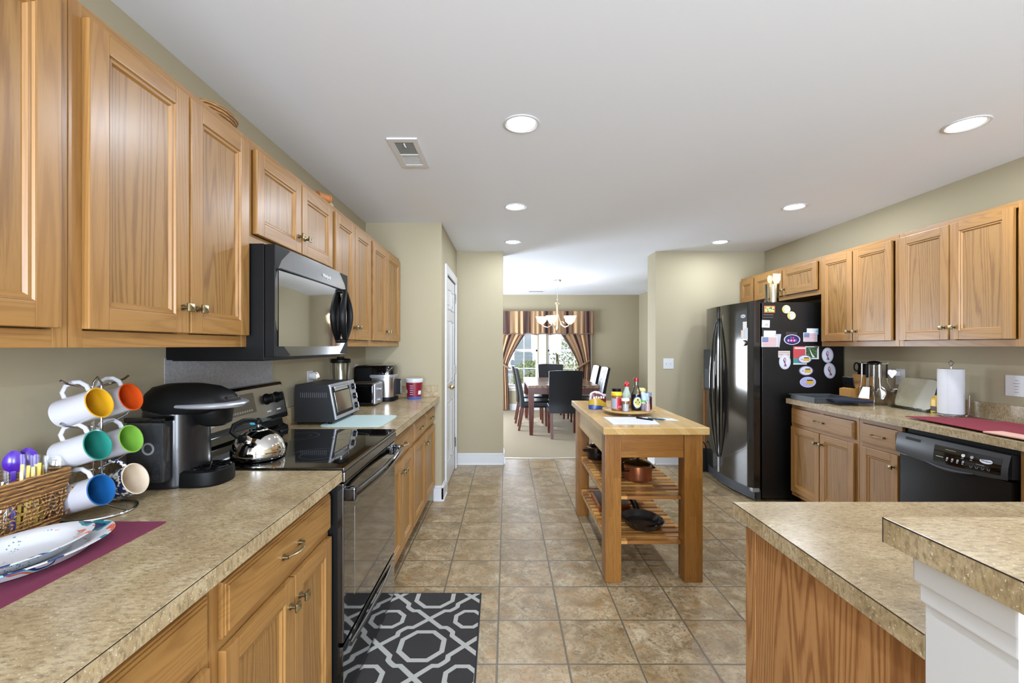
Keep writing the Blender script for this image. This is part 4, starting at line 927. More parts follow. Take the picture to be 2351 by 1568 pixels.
fc.box(0, .018, -.005, FL_ + .006, -.002, .010, 0, .003, mtx=fm).box(TW - .105, TW, -.005, FL_ + .006, -.002, .010, 0, .003, mtx=fm).box(.018, TW - .105, FL_ - .012, FL_ + .006, -.002, .010, 0, .003, mtx=fm).box(.018, TW - .105, -.005, .014, -.002, .010, 0, .003, mtx=fm)
fc.build('front_frame', 'silver', to)
od = MB().box(.02, TW - .107, .014, FL_ - .014, .0, .012, 0, .003, mtx=fm).build('door', 'black', to)
MB().box(.036, TW - .122, .032, FL_ - .044, .0115, .0132, 0, .0005, mtx=fm).build('window', simple('oven_window_reflective', (.42, .41, .38, 1), .07, .95), od)
MB().box(.05, TW - .14, FL_ - .036, FL_ - .020, .012, .0128, 0, mtx=fm).build('label_strip', C('#b9b9b6'), od)
MB().tube([tuple(fm @ Vector((.03 + (TW - .165) * k / 8, FL_ - .016, .022 + .008 * math.sin(math.pi * k / 8)))) for k in range(9)], .006, 0, 8).build('handle', 'silver', od)
for k in range(3):
    y = TW - .052; z = .035 + k * .06
    kb = MB().lathe([(.020, .009), (.019, .016), (.015, .026), (.0001, .027)], m=0, seg=20, mtx=fm @ Matrix.Translation((y, z, 0))).build('control_knob', 'black', to)
    MB().box(-.002, .002, -.016, .016, .026, .031, 0, .001, mtx=fm @ Matrix.Translation((y, z, 0))).build('pointer', 'silver', kb)
vs_ = MB()
for k in range(14): vs_.box(.03 + k * .011, .034 + k * .011, -.0012, 0, .150, .178, 0)
vs_.build('side_louvres', C('#55565a'), to)
for (x, y) in ((.02, .02), (.19, .02), (.02, TW - .03), (.19, TW - .03)): MB().cyl((x, y, 0), (x, y, .013), .010, 0, 12).build('foot', 'black', to)

bl = thing('blender', 'blender with clear ribbed jar and black lid behind the toaster oven', 'blender', (-1.135, 3.04, CT))
MB().lathe([(.078, 0), (.080, .01), (.072, .07), (.056, .12), (.052, .13)], m=0, seg=28).build('motor_base', 'black', bl)
MB().lathe([(.046, .130), (.048, .145), (.060, .335), (.062, .340), (.059, .340), (.057, .334), (.045, .148), (.0001, .146)], m=0, seg=32, cap=False).build('jar', 'glass', bl)
rb = MB()
for k in range(8): a = 2 * math.pi * k / 8; rb.tube([(.0485 * math.cos(a), .0485 * math.sin(a), .15), (.061 * math.cos(a), .061 * math.sin(a), .332)], .0022, 0, 6)
rb.build('jar_ribs', 'glass', bl)
MB().lathe([(.064, .330), (.066, .335), (.066, .352), (.060, .358), (.026, .360), (.024, .372), (.0001, .373)], m=0, seg=32).build('lid', 'black', bl)
MB().lathe([(.030, .128), (.034, .150), (.0001, .158)], m=0, seg=12).build('blade_collar', C('#5a5f8c', .3), bl)

ts = thing('toaster', 'black toaster with brown steel top behind the toaster oven', 'toaster', (-1.16, 3.265, CT))
MB().box(0, .185, 0, .20, .008, .165, 0, .02, 4).build('body', 'blackg', ts)
MB().box(.004, .181, .004, .196, .160, .172, 0, .008, 3).build('top', simple('bronze_steel', (.26, .19, .13, 1), .3, 1.0), ts)
MB().box(.02, .165, .05, .075, .171, .1745, 0, .001).build('slot', 'blackm', ts)
MB().box(.02, .165, .125, .15, .171, .1745, 0, .001).build('slot', 'blackm', ts)
MB().box(.172, .196, .004, .196, .012, .168, 0, .012, 4).build('end_cap', 'silver', ts)
MB().box(.192, .216, .08, .12, .115, .130, 0, .005).build('lever', 'silver', ts)
MB().cyl((.196, .10, .04), (.208, .10, .04), .014, 0, 20).build('browning_dial', 'silver', ts)

af = thing('air_fryer', 'black and steel air fryer with drawer handle against the corner wall', 'air fryer', (-1.045, 3.655, CT))
MB().box(-.175, .06, -.115, .115, .0, .285, 0, .03, 5).build('back_housing', 'black', af)
loft(MB(), [sec(.115, .113, .012, .02, 0, 4), sec(.118, .116, .03, .02, 0, 4), sec(.118, .116, .19, .02, 0, 4)]).build('body', 'steel', af, smooth=50)
loft(MB(), [sec(.120, .117, 0, .02, 0, 4), sec(.122, .119, .012, .02, 0, 4), sec(.120, .118, .035, .02, 0, 4)]).build('base', 'black', af, smooth=50)
loft(MB(), [sec(.119, .117, .19, .02, 0, 4), sec(.121, .118, .205, .02, 0, 4), sec(.119, .117, .215, .02, 0, 4)]).build('band', 'silver', af, smooth=50)
loft(MB(), [sec(.119, .117, .215, .02, 0, 4), sec(.118, .116, .265, .02, 0, 4), sec(.108, .106, .288, .02, 0, 4), sec(.05, .05, .292, .02, 0, 4)]).build('control_head', 'blackg', af, smooth=50)
hd = MB().box(.130, .176, -.018, .018, .05, .175, 0, .010, 3).build('drawer_handle', 'black', af)
MB().box(.1755, .1775, -.010, .010, .06, .165, 0, .001).build('handle_inlay', 'silver', hd)

tb = thing('food_tub', 'red-labelled clear plastic tub with blue base on the far counter end', 'tub', (-.78, 3.755, CT))
MB().lathe([(.056, 0), (.058, .004), (.060, .02), (.069, .140), (.070, .150), (.0685, .150), (.0001, .150)], m=[0, 0, 1, 2, 2, 2], seg=40).build('tub', [C('#3f62a8', .3), C('#7c1a2c', .35), 'whitem'], tb)
MB().lathe([(.072, .146), (.074, .150), (.074, .168), (.070, .171), (.0001, .169)], m=0, seg=40).build('lid', C('#c9ccd0', .2), tb)
def on_cone(a, z, r=.0655): return frame((r * math.sin(a), -r * math.cos(a), z), (math.cos(a), math.sin(a), 0), (math.sin(a) * .09, -math.cos(a) * .09, 1))
lb = MB()
for k in range(5): lb.box(-.014, .014, -.001, .004, 0, .0008, 0, mtx=on_cone(-.15, .04 + k * .018, .063 + k * .0015))
lb.build('label_text', C('#9fb6d8'), tb)
lb = MB(); lb.box(-.016, .014, -.02, .012, 0, .001, 0, mtx=on_cone(.95, .06, .0645)); lb.build('label_patch', C('#d4d0d4'), tb)
MB().box(-.007, .007, -.012, .02, 0, .001, 0, mtx=on_cone(-1.0, .06, .065)).build('barcode', C('#d8d8d8'), tb)

# ------------------------------------------------------------------ outlets and switches
def plate(name, label, cat, mtx, w=.075, h=.118, gang=1, holes='outlet', group='white wall plates'):
    t = thing(name, label, cat, (0, 0, 0), 0, group); t.matrix_world = mtx
    MB().box(-w / 2, w / 2, -h / 2, h / 2, 0, .005, 0, .002).build('cover_plate', 'white', t)
    for g in range(gang):
        cx = (g - (gang - 1) / 2) * .046
        if holes == 'outlet':
            for s in (-1, 1):
                r_ = MB().box(cx - .016, cx + .016, s * .026 - .014, s * .026 + .014, .0045, .0062, 0, .001).build('receptacle', 'white', t)
                MB().box(cx - .007, cx - .005, s * .026 - .004, s * .026 + .006, .006, .0066, 0).box(cx + .005, cx + .007, s * .026 - .004, s * .026 + .006, .006, .0066, 0).build('slots', C('#4a4a4a'), r_)
        else:
            MB().box(cx - .005, cx + .005, -.012, .012, .0045, .006, 0).box(cx - .004, cx + .004, -.002, .010, .005, .014, 0, .002).build('toggle', C('#bdbdbd'), t)
    return t
FLW = frame((0, 0, 0), (0, -1, 0), (0, 0, 1))   # face looks along local z; on the left wall z = +x
def onleft(y, z): return Matrix.Translation((XL, y, z)) @ frame((0, 0, 0), (0, 1, 0), (0, 0, 1))
def onright(y, z): return Matrix.Translation((XR, y, z)) @ frame((0, 0, 0), (0, -1, 0), (0, 0, 1))
def onback(x, z): return Matrix.Translation((x, YB, z)) @ frame((0, 0, 0), (1, 0, 0), (0, 0, 1))
plate('wall_outlet', 'white wall outlet with night light behind the toaster oven', 'outlet', onleft(2.79, 1.145))
plate('wall_outlet', 'white wall outlet with two black plugs beside the air fryer', 'outlet', onleft(3.66, 1.150))
plate('light_switch', 'white double light switch on the wall beside the dining opening', 'light switch', onback(1.85, 1.157), w=.118, gang=2, holes='switch')
plate('wall_outlet', 'white wall outlet holding the heart night light', 'outlet', onright(3.325, 1.128))
t = plate('light_switch', 'white switch plate with printed card at the right photo edge', 'light switch', onright(2.565, 1.128), w=.118, h=.122, gang=0)
mb = MB()
for k, w_ in enumerate((.018, .034, .026, .018, .022)): mb.box(-w_ / 2, w_ / 2, .030 - k * .017, .0325 - k * .017, .0052, .0056, 0)
mb.build('print', C('#6e6e70'), t)
nl = thing('night_light', 'round white plug-in night light glowing beside the range', 'night light', (XL + .006, 2.79, 1.172))
MB().lathe([(.020, 0), (.024, .01), (.026, .03), (.022, .038), (.0001, .039)], m=0, seg=24, mtx=frame((0, 0, 0), (0, 1, 0), (0, 0, 1))).build('housing', 'whitem', nl)
MB().lathe([(.0001, .002), (.018, .002), (.020, 0)], m=0, seg=24, mtx=frame((.038, .012, .006), (0, 1, 0), (-.5, 0, 1)), cap=False).build('lens', emis('night_light_glow', (1, .95, .85), 1.6), nl)
ch = MB().box(0, .034, -.018, .018, -.010, .012, 0, .005).tube([(.034, 0, 0), (.046, .004, -.004), (.044, .02, -.014), (.03, .03, -.02)], .003, 1, 6)
o = ch.build('phone_charger', ['black', 'paper']); o.location = (XL + .006, 2.79, 1.118); tag(o, 'black plug-in charger in the lower socket behind the toaster oven', 'charger')
for z, lab in ((1.176, 'upper black plug and cord beside the air fryer'), (1.124, 'lower black plug and cord beside the air fryer')):
    o = MB().box(0, .030, -.011, .011, -.010, .010, 0, .004).tube([(.03, 0, 0), (.055, -.01, -.02), (.06, -.02, -.09 - (z - 1.12)), (.055, -.05, -.16 - (z - 1.12))], .003, 0, 6).build('power_plug', 'black'); o.location = (XL + .006, 3.66, z); tag(o, lab, 'plug', 'black plugs')
hl = thing('night_light', 'heart-shaped lilac night light plugged in above the cutting board', 'night light', (XR - .006, 3.335, 1.155))
hp_ = [(math.sin(a) ** 3 * .034, (13 * math.cos(a) - 5 * math.cos(2 * a) - 2 * math.cos(3 * a) - math.cos(4 * a)) / 16 * .034) for a in [2 * math.pi * k / 36 for k in range(36)]][::-1]
hm = frame((-.055, 0, 0), (0, -1, 0), (0, 0, 1))
mb = MB().prism(hp_, -.010, .0, 0, hm); mb.prism([(x * .8, y * .8) for x, y in hp_], 0, .008, 0, hm)
mb.build('heart_lens', emis('lilac_glow', (.80, .78, .95), .75), hl)
MB().box(-.046, .0, -.016, .016, -.02, .015, 0, .004).build('plug_body', 'white', hl)

# ------------------------------------------------------------------ decor on top of the wall cabinets
o = MB().lathe([(.0001, 0), (.07, 0), (.09, .035), (.082, .042), (.06, .014), (.0001, .012)], m=0, seg=36, sx=.6, sy=1.05, cap=False).build('woven_tray', 'wicker'); o.location = (-.998, 1.525, UZ1 + .001); tag(o, 'golden woven tray on top of the large wall cabinet', 'tray')
o = MB().cyl((-.03, 0, .026), (.03, 0, .026), .022, 0, 24).cyl((-.036, 0, .026), (-.03, 0, .026), .026, 0, 24).cyl((.03, 0, .026), (.036, 0, .026), .026, 0, 24).build('wooden_spool', C('#a96a38', .5)); o.location = (-.975, 2.36, UZ1 + .001); o.rotation_euler = (0, 0, R(60)); tag(o, 'turned wooden roll lying on top of the cabinet over the microwave', 'wooden roll')
o = MB().lathe([(.0001, .0), (.03, 0), (.034, .012), (.02, .03), (.0001, .034)], m=0, seg=20, cap=False).build('shell_ornament', C('#b9a98a', .6)); o.location = (-.985, 2.44, UZ1 + .001); tag(o, 'small pale shell ornament next to the wooden roll on the cabinets', 'ornament')

# ------------------------------------------------------------------ island cart
IX0, IX1, IY0, IY1, IZ = .549, 1.150, 2.512, 3.76, .897
ic = thing('kitchen_island', 'butcher block kitchen cart with two slatted shelves', 'kitchen island', (.85, 2.512, 0))
def L_(x, y=0): return x - .85, y - 2.512
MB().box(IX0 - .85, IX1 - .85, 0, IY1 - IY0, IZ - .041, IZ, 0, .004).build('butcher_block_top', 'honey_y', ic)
lx0, lx1, ly0, ly1 = .566 - .85, 1.128 - .85, .04, 1.135
LG = .094
for (x, y) in ((lx0, ly0), (lx1 - LG - .012, ly0), (lx0, ly1 - LG), (lx1 - LG - .012, ly1 - LG)):
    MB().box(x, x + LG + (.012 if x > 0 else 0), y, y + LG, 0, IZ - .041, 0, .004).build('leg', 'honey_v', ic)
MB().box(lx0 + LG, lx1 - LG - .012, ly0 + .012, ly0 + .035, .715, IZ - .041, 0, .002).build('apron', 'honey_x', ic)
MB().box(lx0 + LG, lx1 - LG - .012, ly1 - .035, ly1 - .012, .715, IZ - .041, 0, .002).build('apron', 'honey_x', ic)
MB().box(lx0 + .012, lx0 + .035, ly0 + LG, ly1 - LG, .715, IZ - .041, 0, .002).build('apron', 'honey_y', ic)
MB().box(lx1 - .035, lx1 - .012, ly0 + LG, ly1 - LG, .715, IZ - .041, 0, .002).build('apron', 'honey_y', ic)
for zs_ in (.462, .200):
    sh = MB().box(lx0 + .028, lx0 + .052, ly0 + .03, ly1 - .03, zs_ - .024, zs_, 0, .002).box(lx1 - .064, lx1 - .040, ly0 + .03, ly1 - .03, zs_ - .024, zs_, 0, .002)
    sho = sh.build('shelf_rail', 'honey_y', ic)
    n = 15
    for k in range(n):
        y = ly0 + .045 + k * (ly1 - ly0 - .13) / (n - 1)
        xa, xb = (lx0 + LG + .001, lx1 - LG - .014) if k in (0, n - 1) or y < ly0 + LG or y + .045 > ly1 - LG else (lx0 + .028, lx1 - .040)
        w_ = .052 if k == 0 else .045
        MB().box(xa, xb + (.0 if k else .0), y, y + w_, zs_ + .0003, zs_ + .019, 0, .002).build('shelf_slat', 'slat', ic)
US = .4813; LS = .2193
# cookware
def pot(label, x, y, r, h, col, rot=0, z=US):
    t = thing('stock_pot', label, 'pot', (x, y, z), R(rot), 'covered pots')
    MB().lathe([(r * .90, 0), (r * .97, .006), (r, .02), (r, h), (r - .003, h), (r - .004, .012), (.0001, .008)], m=0, seg=40).build('pot_body', col, t, smooth=50)
    ld = MB().lathe([(r + .002, h + .001), (r + .004, h + .004), (r - .004, h + .010), (r - .004, h + .006)], m=0, seg=40, cap=False).build('lid_rim', 'chrome', t)
    MB().lathe([(r - .003, h + .008), (r * .7, h + .022), (.02, h + .031), (.0001, h + .032)], m=0, seg=40, cap=False).build('glass_lid', 'glasssm', t)
    MB().lathe([(.008, h + .030), (.008, h + .040), (.018, h + .046), (.016, h + .056), (.0001, h + .058)], m=0, seg=20).build('lid_knob', 'black', t)
    for s in (-1, 1): MB().tube([(s * (r - .002), -.026, h * .70), (s * (r + .026), -.022, h * .72), (s * (r + .032), 0, h * .73), (s * (r + .026), .022, h * .72), (s * (r - .002), .026, h * .70)], .007, 0, 8, flat=.7).build('handle', 'black', t)
pot('copper-coloured pot with glass lid on the upper shelf, nearest the camera', .865, 2.93, .090, .098, 'copper', 20)
pot('dark bronze covered pot behind the copper one on the upper shelf', .79, 3.20, .095, .12, simple('bronze_enamel', (.10, .055, .035, 1), .3, .7), -15)
pot('dark covered pot at the back of the upper shelf near the dining room', .70, 3.46, .070, .09, simple('black_enamel', '#1d1715', .25), 0)
def pan(label, x, y, z, r, col, rot, tilt=0):
    t = thing('frying_pan', label, 'pan', (x, y, z), R(rot), 'pans on the lower shelf'); t.rotation_euler = (R(tilt), 0, R(rot))
    MB().lathe([(r * .75, 0), (r * .80, .003), (r, .040), (r + .003, .042), (r - .002, .042), (r * .80, .007), (.0001, .006)], m=[0, 0, 0, 1, 1, 1], seg=44).build('pan_body', [col, simple('nonstick_coating', '#2b2a2a', .22, coat=.3)], t, smooth=50)
    MB().tube([(0, r - .004, .034), (0, r + .03, .044), (0, r + .10, .054), (0, r + .17, .055)], [.008, .009, .011, .008], 0, 10, flat=.6, up=(0, 0, 1)).build('handle', 'black', t)
pan('lower dark frying pan of the stacked pair on the bottom shelf', .868, 2.82, LS + .0005, .128, simple('brown_enamel', (.06, .035, .025, 1), .3, .5), -6)
pan('upper dark frying pan, stacked in the other on the bottom shelf', .842, 2.80, LS + .024, .118, simple('dark_enamel', (.045, .035, .03, 1), .25, .5), -2, 2)
o = MB().box(-.11, .11, -.15, .15, 0, .045, 0, .012, 3).box(-.10, .10, -.14, .14, .0452, .046, 1).build('baking_pan', ['copper', simple('dark_nonstick', '#3a1d14', .3)]); o.location = (.745, 3.20, LS + .0005); tag(o, 'copper-brown rectangular baking pan behind the frying pans', 'baking pan')

# things on the island
TZ = IZ + .0005
ls = MB().lathe([(.07, 0), (.07, .012), (.155, .014), (.176, .022), (.178, .030), (.172, .032), (.0001, .031)], m=0, seg=56).build('lazy_susan', 'honey_y', None, smooth=30); ls.location = (.838, 3.05, TZ); tag(ls, 'round wooden turntable holding the sauces on the island', 'turntable')
LZ = TZ + .0325
sb = thing('snack_bag', 'maroon, yellow and blue snack bag slumped beside the turntable', 'snack bag', (.668, 3.26, TZ), R(8))
bag = MB()
def bagf(u, v_, s):
    th = .028 * math.sin(math.pi * min(.99, max(.01, u))) ** .6 * (1 - v_ ** 2 * .9); return ((u - .5) * .135 * (1 - .12 * v_), s * (th + .0015) + .006 * math.sin(7 * u + 4 * v_) * v_, .002 + .118 * v_ + .012 * v_ * math.sin(5 * u + .5) + .012 * v_ * (1 - abs(u - .62) * 3))
def bandm(u, v_):
    e = v_ + .10 * (u - .5)
    return 3 if e < .18 else 1 if e < .50 + .1 * math.sin(4 * u) else 0 if e < .86 and .08 < u else 2
for s in (-1, 1): bag.grid(lambda u, v_: bagf(u, v_, s), 28, 24, bandm)
bag.build('foil_body', [C('#5f1a2c', .3), C('#b99a2c', .3), C('#c4bfc6', .3), C('#24448a', .3)], sb, smooth=60)
bt = MB(); rnd = random.Random(2)
for k in range(5): bt.box(-.040 + k * .018, -.028 + k * .018, 0, .014 + .004 * (k % 2), -.0008, .0012, 0, .0004, mtx=frame((0, -.0215, .078), (1, 0, 0), (0, .12, 1)))
bt.build('lettering', C('#e6dfe6'), sb)
pb = thing('peanut_butter_jar', 'peanut butter jar with red label and yellow lid on the turntable', 'jar', (.735, 2.965, LZ))
MB().lathe([(.030, 0), (.034, .004), (.035, .012), (.035, .092), (.031, .100)], m=[0, 0, 0, 0], seg=32).build('jar_body', C('#8a5a32', .2), pb)
MB().lathe([(.034, .100), (.0355, .102), (.0355, .118), (.033, .121), (.0001, .121)], m=0, seg=32).build('lid', C('#d9c01e', .35), pb)
MB().lathe([(.0354, .014), (.0354, .082)], m=0, seg=24, cap=False, a0=R(-90 - 15), a1=R(-90 + 75)).build('red_label', C('#b3202c', .3), pb)
MB().lathe([(.0354, .014), (.0354, .082)], m=0, seg=24, cap=False, a0=R(-90 - 80), a1=R(-90 - 15)).build('pale_label', C('#9aa0ae', .3), pb)
tx = MB()
for k, ch_ in enumerate('IE'): a = R(10 + k * 24); tx.text(ch_, .022, frame((.0358 * math.sin(a), -.0358 * math.cos(a), .026), (math.cos(a), math.sin(a), 0), (0, 0, 1)), 0, .0002)
tx.build('lettering', C('#dedade'), pb)
sj = thing('spice_jar', 'small clear jar of white powder with white lid at the turntable edge', 'jar', (.782, 2.925, LZ))
MB().lathe([(.024, 0), (.026, .003), (.026, .062), (.022, .070)], m=0, seg=28).build('jar_body', 'glass', sj)
MB().lathe([(.0235, .002), (.0235, .048), (.0001, .050)], m=0, seg=28).build('powder', C('#d6d1d3', .8), sj)
MB().lathe([(.0255, .068), (.0265, .070), (.0265, .084), (.0001, .086)], m=0, seg=28).build('lid', 'whitem', sj)
sy = thing('soy_sauce_bottle', 'tall dark soy sauce bottle with red cap and round yellow label', 'bottle', (.868, 2.975, LZ))
MB().lathe([(.030, 0), (.034, .004), (.035, .03), (.034, .095), (.033, .108)], m=0, seg=36).build('bottle_body', C('#0b0c12', .06), sy, smooth=50)
MB().lathe([(.033, .108), (.028, .125), (.015, .160), (.013, .168), (.013, .195)], m=0, seg=36, cap=False).build('bottle_neck', 'glass', sy, smooth=50)
MB().lathe([(.015, .192), (.016, .194), (.016, .214), (.014, .217), (.0001, .217)], m=0, seg=24).build('cap', C('#8f1c22', .3), sy)
lbm = frame((0, -.0352, .055), (1, 0, 0), (0, 0, 1))
lab = MB()
def curved_disc(mb, r, rr, m, off):
    vs = [(0, -rr - off, .055)]; n = 36
    for k in range(n): a = 2 * math.pi * k / n; x = r * math.cos(a); vs.append((rr * math.sin(x / rr) * (1 + off / rr), -rr * math.cos(x / rr) * (1 + off / rr), .055 + r * 1.25 * math.sin(a)))
    return mb.add(vs, [(0, k + 1, (k + 1) % n + 1) for k in range(n)], m)
curved_disc(lab, .034, .0355, 0, .0004); curved_disc(lab, .0285, .0355, 1, .0008); curved_disc(lab, .0255, .0355, 2, .0012)
lab.build('label', [C('#1b2a57', .3), C('#a9b6d6', .3), C('#d8cf6a', .3)], sy)
lt = MB(); lt.prism([(-.008, .012), (.008, .012), (.004, .024), (-.004, .024)], 0, .0005, 0, frame((0, -.0372, .055), (1, 0, 0), (0, 0, 1)))
for k, w_ in enumerate((.030, .022)): lt.box(-w_ / 2, w_ / 2, .002 - k * .014, .006 - k * .014, 0, .0005, 0, mtx=frame((0, -.0372, .055), (1, 0, 0), (0, 0, 1)))
lt.build('lettering', C('#2d3d66'), sy)
hs = thing('sauce_bottle', 'clear sauce bottle with round red cap behind the soy sauce', 'bottle', (.836, 3.09, LZ))
MB().lathe([(.028, 0), (.030, .004), (.031, .07), (.026, .095), (.014, .128), (.012, .150)], m=[0, 0, 1, 1, 1], seg=32).build('bottle_body', [C('#b5692c', .15), C('#b4c4b8', .12)], hs, smooth=50)
MB().lathe([(.016, .148), (.018, .155), (.017, .168), (.010, .176), (.006, .184), (.0001, .186)], m=0, seg=24).build('cap', C('#b5182a', .3), hs)
MB().lathe([(.0313, .02), (.0313, .065)], m=0, seg=24, cap=False, a0=R(-170), a1=R(-10)).build('label', C('#c98b35', .4), hs)
cj = thing('condiment_jar', 'jar with black lid half hidden behind the peanut butter', 'jar', (.772, 3.12, LZ))
MB().lathe([(.028, 0), (.030, .004), (.030, .105), (.026, .112)], m=0, seg=28).build('jar_body', C('#6b4a33', .2), cj)
MB().lathe([(.0295, .112), (.031, .114), (.031, .130), (.0001, .132)], m=0, seg=28).build('lid', 'black', cj)
yj = thing('seasoning_jar', 'clear seasoning jar with pale yellow lid behind the green-labelled pouch', 'jar', (.935, 3.08, LZ))
MB().lathe([(.026, 0), (.029, .004), (.029, .108), (.026, .114)], m=0, seg=28).build('jar_body', C('#b79d78', .2), yj)
MB().lathe([(.028, .114), (.030, .116), (.028, .130), (.018, .138), (.0001, .140)], m=0, seg=28).build('lid', C('#d6c283', .35), yj)
gp_ = thing('seasoning_pouch', 'clear pouch with a green label standing beside the soy sauce', 'pouch', (.922, 2.965, LZ), R(-5))
pg = MB()
for s in (-1, 1): pg.grid(lambda u, v_: ((u - .5) * .060 * (1 - .25 * v_ ** 3), s * (.001 + .016 * math.sin(math.pi * u) ** .7 * (1 - v_ ** 2)), .001 + .118 * v_ + .006 * v_ * math.sin(6 * u)), 14, 16, lambda u, v_: 1 if .40 < v_ < .56 else 2 if .36 < v_ <= .40 else 0 if v_ > .56 else 3)
pg.build('pouch', [C('#9fb3bf', .25), C('#5cae4c', .4), C('#dde2d6', .4), C('#8d8390', .3)], gp_, smooth=60)
dj = thing('spice_bottle', 'slim dark spice bottle at the right rim of the turntable', 'bottle', (.972, 3.03, LZ))
MB().lathe([(.018, 0), (.019, .003), (.019, .078), (.014, .086)], m=0, seg=24).build('bottle_body', C('#3a1512', .15), dj)
MB().lathe([(.0165, .086), (.0165, .112), (.0001, .114)], m=0, seg=24).build('cap', C('#6f7f9a', .3), dj)
gj = thing('salt_shaker', 'small shaker of pink seasoning at the front of the turntable', 'shaker', (.925, 2.915, LZ))
MB().lathe([(.015, 0), (.018, .003), (.015, .05), (.013, .056)], m=0, seg=24).build('shaker_body', C('#a98f8d', .2), gj)
MB().lathe([(.0145, .056), (.0145, .064), (.010, .070), (.0001, .071)], m=0, seg=24).build('cap', 'silver', gj)
def rotbox(name, label, cat, loc, rz, fn, mats, group=None):
    o = fn(MB()).build(name, mats); o.location = loc; o.rotation_euler = (0, 0, R(rz)); return tag(o, label, cat, group)
nt = MB().prism([(-.155, -.13), (.12, -.13), (.15, .13), (-.155, .13)], 0, .003, 0)
for k in range(7): nt.box(-.12, .09, -.09 + k * .025, -.0885 + k * .025, .003, .0033, 1)
o = nt.build('note_sheet', ['paper', C('#a9acc4')]); o.location = (.78, 2.74, TZ); tag(o, 'white planner sheet with writing lying on the island', 'paper')
rotbox('note_slip', 'small white paper slip beside the planner sheet on the island', 'paper', (1.0, 2.78, TZ), -12, lambda m_: m_.prism([(-.06, -.03), (.07, -.03), (.04, .05), (-.05, .05)], 0, .002, 0), ['paper'])
rotbox('pen', 'black pen lying on the planner sheet', 'pen', (.862, 2.77, TZ + .0075), -50, lambda m_: m_.cyl((-.06, 0, 0), (.05, 0, 0), .0045, 0, 12).cyl((.05, 0, 0), (.062, 0, 0), .0042, 0, 12, .001).box(-.055, -.015, -.001, .001, .004, .006, 0), ['black'], 'pens')
rotbox('pen', 'dark teal pen at the edge of the planner sheet', 'pen', (.935, 2.765, TZ + .0075), -35, lambda m_: m_.cyl((-.055, 0, 0), (.04, 0, 0), .005, 0, 12).cyl((.04, 0, 0), (.055, 0, 0), .0045, 0, 12, .001), [C('#1f4a5c', .3)], 'pens')

# ------------------------------------------------------------------ refrigerator top: spoon holder
uh = thing('utensil_holder', 'clear plastic holder on top of the refrigerator', 'utensil holder', (2.385, 3.99, FZ - .009))
MB().lathe([(.050, 0), (.052, .004), (.058, .170), (.0565, .170), (.0505, .008), (.0001, .006)], m=0, seg=32, cap=False).build('cup', 'glass', uh)
for k, (dx, rot, tl, lab) in enumerate(((-.016, 20, -4, 'wooden spoon leaning left in the clear holder on the refrigerator'), (.016, -15, 4, 'wooden spatula leaning right in the clear holder on the refrigerator'), (.0, 5, 0, 'wooden spoon standing upright in the clear holder on the refrigerator'))):
    mb = MB().cyl((0, 0, 0), (0, 0, .17), .0075, 0, 10)
    if k == 1: mb.prism([(-.010, .15), (.010, .15), (.032, .20), (.030, .255), (-.030, .255), (-.032, .20)], -.004, .004, 0, Matrix(((1, 0, 0, 0), (0, 0, 1, 0), (0, 1, 0, 0), (0, 0, 0, 1))))
    else: mb.sphere((0, 0, .20), .030, 0, 16, 12, (1, .35, 1.3))
    o = mb.build('wooden_utensil', C('#cdb88c', .6)); o.location = (2.385 + dx, 3.99 + (.016 if k == 2 else -.01), FZ - .0005); o.rotation_euler = (0, R(tl), R(rot)); tag(o, lab, 'wooden utensil', 'wooden utensils')
pb_ = MB().box(0, .30, 0, .20, 0, .02, 0, .004).build('storage_box', C('#3a3c3e')); pb_.location = (2.62, 4.2, FZ - .011); tag(pb_, 'flat dark box lying in the gap on top of the refrigerator', 'box')

# ------------------------------------------------------------------ right-hand counter
ty = thing('baking_tray', 'grey plastic organiser tray on the counter beside the refrigerator', 'tray', (2.555, 3.585, CT))
mb = MB().box(-.165, .16, -.15, .15, 0, .006, 0, .002)
for (a, b_, c_, d_) in ((-.17, -.158, -.155, .155), (.153, .165, -.155, .155), (-.17, .165, -.155, -.143), (-.17, .165, .143, .155)): mb.box(a, b_, c_, d_, 0, .043, 0, .003)
mb.build('tray_body', C('#3f4245', .5), ty)
mb = MB()
for k in range(7): mb.box(-.17 + k * .053, -.164 + k * .053, -.158, -.155, .004, .038, 0, .001)
mb.box(-.176, .171, -.162, -.154, .038, .044, 0, .002).box(-.176, .171, .154, .162, .038, .044, 0, .002).build('rim_ribs', C('#46494c', .5), ty)
cl = MB()
def clf(u, v_): return ((u - .5) * .24, (v_ - .5) * .15 + .01 * math.sin(5 * u), .004 + .012 * abs(math.sin(3 * u + 1)) * (1 - abs(v_ - .5)) )
cl.grid(clf, 18, 12, 0, thick=-.014); o = cl.build('folded_cloth', 'navy', None, smooth=60); o.location = (2.585, 3.36, CT + .016); o.rotation_euler = (0, 0, R(-8)); tag(o, 'folded navy cloth on the counter in front of the grey tray', 'cloth')

